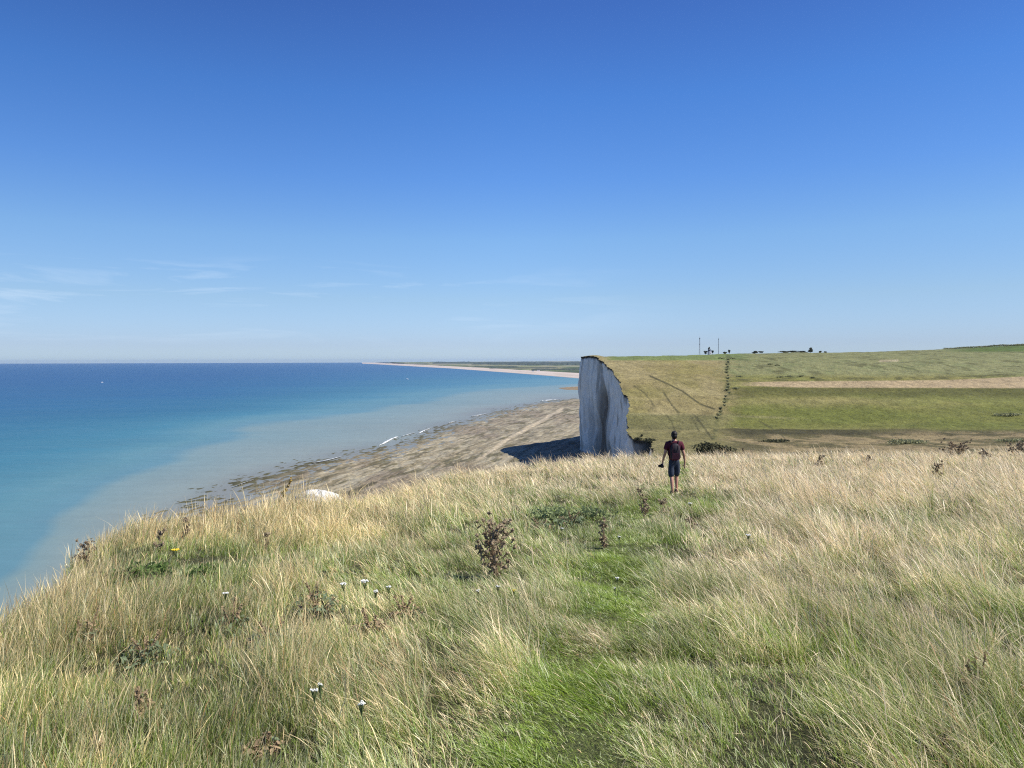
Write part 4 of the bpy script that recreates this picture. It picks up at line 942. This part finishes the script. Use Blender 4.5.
def build_person():
    M_skin = mat_plain('skin', (.50, .27, .19), rough=.55, var=.08, scale=12); M_hair = mat_plain('dark_hair', (.008, .006, .005), rough=.6, scale=40, bump=.5)
    M_shirt = mat_plain('maroon_shirt', (.085, .012, .025), rough=.9, scale=14); M_short = mat_plain('navy_shorts', (.035, .045, .07), rough=.9, scale=14)
    M_pack = mat_plain('black_pack', (.022, .016, .022), rough=.7, scale=20); M_packred = mat_plain('maroon_panel', (.05, .012, .022), rough=.7, scale=20); M_shoe = mat_plain('brown_shoe', (.14, .08, .055), rough=.7, scale=20); M_eye = mat_plain('eye', (.5, .5, .5), rough=.2, scale=20, bump=0)
    Y = PXY[1]; X = PXY[0]; z = gz(X, Y)
    body = thing('person', (X, Y, z), 'man seen from behind in maroon shirt and navy shorts with black backpack walking away', 'person', rz=R(-4))
    Nn = {'pel': (0, 0, .94, .105), 'hL': (-.085, 0, .89, .085), 'hR': (.085, 0, .89, .085), 'kL': (-.075, -.03, .50, .055), 'kR': (.085, .13, .51, .055),
          'cL': (-.072, -.085, .36, .056), 'cR': (.085, .12, .36, .055), 'aL': (-.06, -.15, .09, .034), 'aR': (.09, .10, .09, .034), 'fL': (-.06, -.02, .035, .034), 'fR': (.095, .24, .035, .034),
          'w': (0, .0, 1.06, .11), 'ch': (0, .01, 1.25, .13), 'nb': (0, 0, 1.42, .075), 'n': (0, .012, 1.49, .052), 'hd0': (0, .03, 1.56, .068), 'hd1': (0, .022, 1.64, .088), 'hd2': (0, .015, 1.69, .065),
          'nose': (0, .118, 1.60, .013), 'eaL': (-.088, .02, 1.605, .016), 'eaR': (.088, .02, 1.605, .016),
          'sL': (-.175, 0, 1.39, .062), 'sR': (.175, 0, 1.39, .062), 'eL': (-.255, -.03, 1.12, .042), 'eR': (.265, -.02, 1.11, .042), 'wL': (-.305, .045, .90, .026), 'wR': (.30, .05, .87, .026),
          'pL': (-.312, .065, .835, .034), 'pR': (.302, .065, .80, .034)}
    E = [('pel', 'hL'), ('pel', 'hR'), ('hL', 'kL'), ('hR', 'kR'), ('kL', 'cL'), ('kR', 'cR'), ('cL', 'aL'), ('cR', 'aR'), ('aL', 'fL'), ('aR', 'fR'), ('pel', 'w'), ('w', 'ch'), ('ch', 'nb'), ('nb', 'n'), ('n', 'hd0'), ('hd0', 'hd1'), ('hd1', 'hd2'),
         ('hd0', 'nose'), ('hd1', 'eaL'), ('hd1', 'eaR'), ('nb', 'sL'), ('nb', 'sR'), ('sL', 'eL'), ('sR', 'eR'), ('eL', 'wL'), ('eR', 'wR'), ('wL', 'pL'), ('wR', 'pR')]
    for S, sg, p0 in (('L', -1, (-.312, .065, .835)), ('R', 1, (.302, .065, .80))):
        for f, (dy, ln) in enumerate(((-.030, .075), (-.010, .088), (.012, .084), (.032, .07))):
            curl = .055 if S == 'L' else .018
            a = (p0[0], p0[1] + dy, p0[2] - .04, .0095); b = (p0[0] + .004 * sg, p0[1] + dy + .004, p0[2] - .04 - ln * .5, .009); c_ = (p0[0] - sg * curl, p0[1] + dy + .008, p0[2] - .04 - ln * (.75 if S == 'L' else .95), .0075)
            Nn['%s%da' % (S, f)] = a; Nn['%s%db' % (S, f)] = b; Nn['%s%dc' % (S, f)] = c_; E += [('p' + S, '%s%da' % (S, f)), ('%s%da' % (S, f), '%s%db' % (S, f)), ('%s%db' % (S, f), '%s%dc' % (S, f))]
        Nn['t' + S] = (p0[0] - sg * .012, p0[1] + .05, p0[2] - .02, .011); Nn['u' + S] = (p0[0] - sg * .025, p0[1] + .065, p0[2] - .055, .009); E += [('p' + S, 't' + S), ('t' + S, 'u' + S)]
    body.scale = (.90, .90, .90)
    grow('body', Nn, E, 'pel', M_skin, body)
    T = {'w': (0, 0, .85, (.17, .135)), 'w2': (0, 0, 1.1, (.165, .125)), 'ch': (0, .01, 1.27, (.19, .145)), 'nb': (0, 0, 1.41, (.13, .11)), 'nt': (0, .004, 1.475, (.075, .075)), 'sL': (-.178, 0, 1.40, .098), 'sR': (.178, 0, 1.40, .098), 'bL': (-.236, -.018, 1.20, .07), 'bR': (.243, -.015, 1.20, .07)}
    grow('t_shirt', T, [('w', 'w2'), ('w2', 'ch'), ('ch', 'nb'), ('nb', 'nt'), ('nb', 'sL'), ('nb', 'sR'), ('sL', 'bL'), ('sR', 'bR')], 'ch', M_shirt, body, 2)
    S_ = {'t': (0, 0, 1.06, (.145, .115)), 'p': (0, 0, .9, (.17, .135)), 'hL': (-.085, 0, .8, .098), 'hR': (.088, .02, .8, .098), 'eL': (-.082, -.04, .43, .092), 'eR': (.09, .125, .45, .092)}
    grow('shorts', S_, [('t', 'p'), ('p', 'hL'), ('p', 'hR'), ('hL', 'eL'), ('hR', 'eR')], 'p', M_short, body, 2)
    m = MB(); m.ball((0, -.004, 1.655), (.088, .106, .092), 16, 12, .06, rp); m.ball((0, -.05, 1.60), (.078, .07, .085), 12, 8, .06, rp); m.build('hair', M_hair, body, True)
    for sg in (-1, 1):
        m = MB(); m.ball((sg * .032, .098, 1.625), .012); m.build('eye', M_eye, body, True)
        m = MB(); x0, y0 = (-.06, -.09) if sg < 0 else (.092, .165)
        m.ball((x0, y0, .045), (.052, .145, .055), 12, 8); m.box((x0, y0, .008), (.09, .28, .016)); m.build('shoe', M_shoe, body, True)
    # backpack is worn: a child of the person with its own pieces
    bp = grow('backpack', {'a': (0, -.215, .99, (.135, .085)), 'b': (0, -.225, 1.12, (.15, .10)), 'c': (0, -.215, 1.30, (.145, .09)), 'd': (0, -.185, 1.43, (.10, .06))}, [('a', 'b'), ('b', 'c'), ('c', 'd')], 'b', M_pack, body, 2)
    m = MB(); m.box((0, -.32, 1.08), (.22, .05, .17), taper=.85); m.build('pocket', M_packred, bp)
    for sg in (-1, 1):
        m = MB(); m.tube([(sg * .085, -.15, 1.42), (sg * .115, -.06, 1.475), (sg * .13, .08, 1.45), (sg * .135, .15, 1.30), (sg * .16, .08, 1.12), (sg * .15, -.14, 1.03)], .017, 6); m.build('strap', M_pack, bp, True)
        m = MB(); m.tube([(sg * .07, -.27, 1.4), (sg * .085, -.325, 1.25), (sg * .08, -.31, 1.02)], .008, 5); m.build('piping', M_packred, bp)
    # camera in his left hand
    q = Matrix.Rotation(R(-4), 3, 'Z') @ (Vector((-.322, .07, .755)) * .90)
    cmr = thing('compact_camera', (X + q.x, Y + q.y, z + q.z), 'small black camera held low in the left hand of the walker', 'camera', rz=R(-4))
    m = MB(); m.box((0, 0, 0), (.06, .125, .085), taper=.94); m.box((0, .01, .048), (.04, .05, .02)); m.build('camera_body', M_pack, cmr)
    m = MB(); m.tube([(-.03, 0, 0), (-.06, 0, 0), (-.095, 0, -.002)], [.034, .034, .030], 14); m.build('lens', M_pack, cmr, True)
build_person()

scene.view_settings.view_transform = 'Standard'; scene.view_settings.look = 'None'; scene.view_settings.exposure = 0.5; scene.view_settings.gamma = 1
scene.cycles.use_denoising = False; scene.cycles.pixel_filter_type = 'BLACKMAN_HARRIS'; scene.cycles.filter_width = 1.15
scene.cycles.max_bounces = 5; scene.cycles.diffuse_bounces = 3; scene.cycles.transmission_bounces = 3; scene.cycles.glossy_bounces = 2
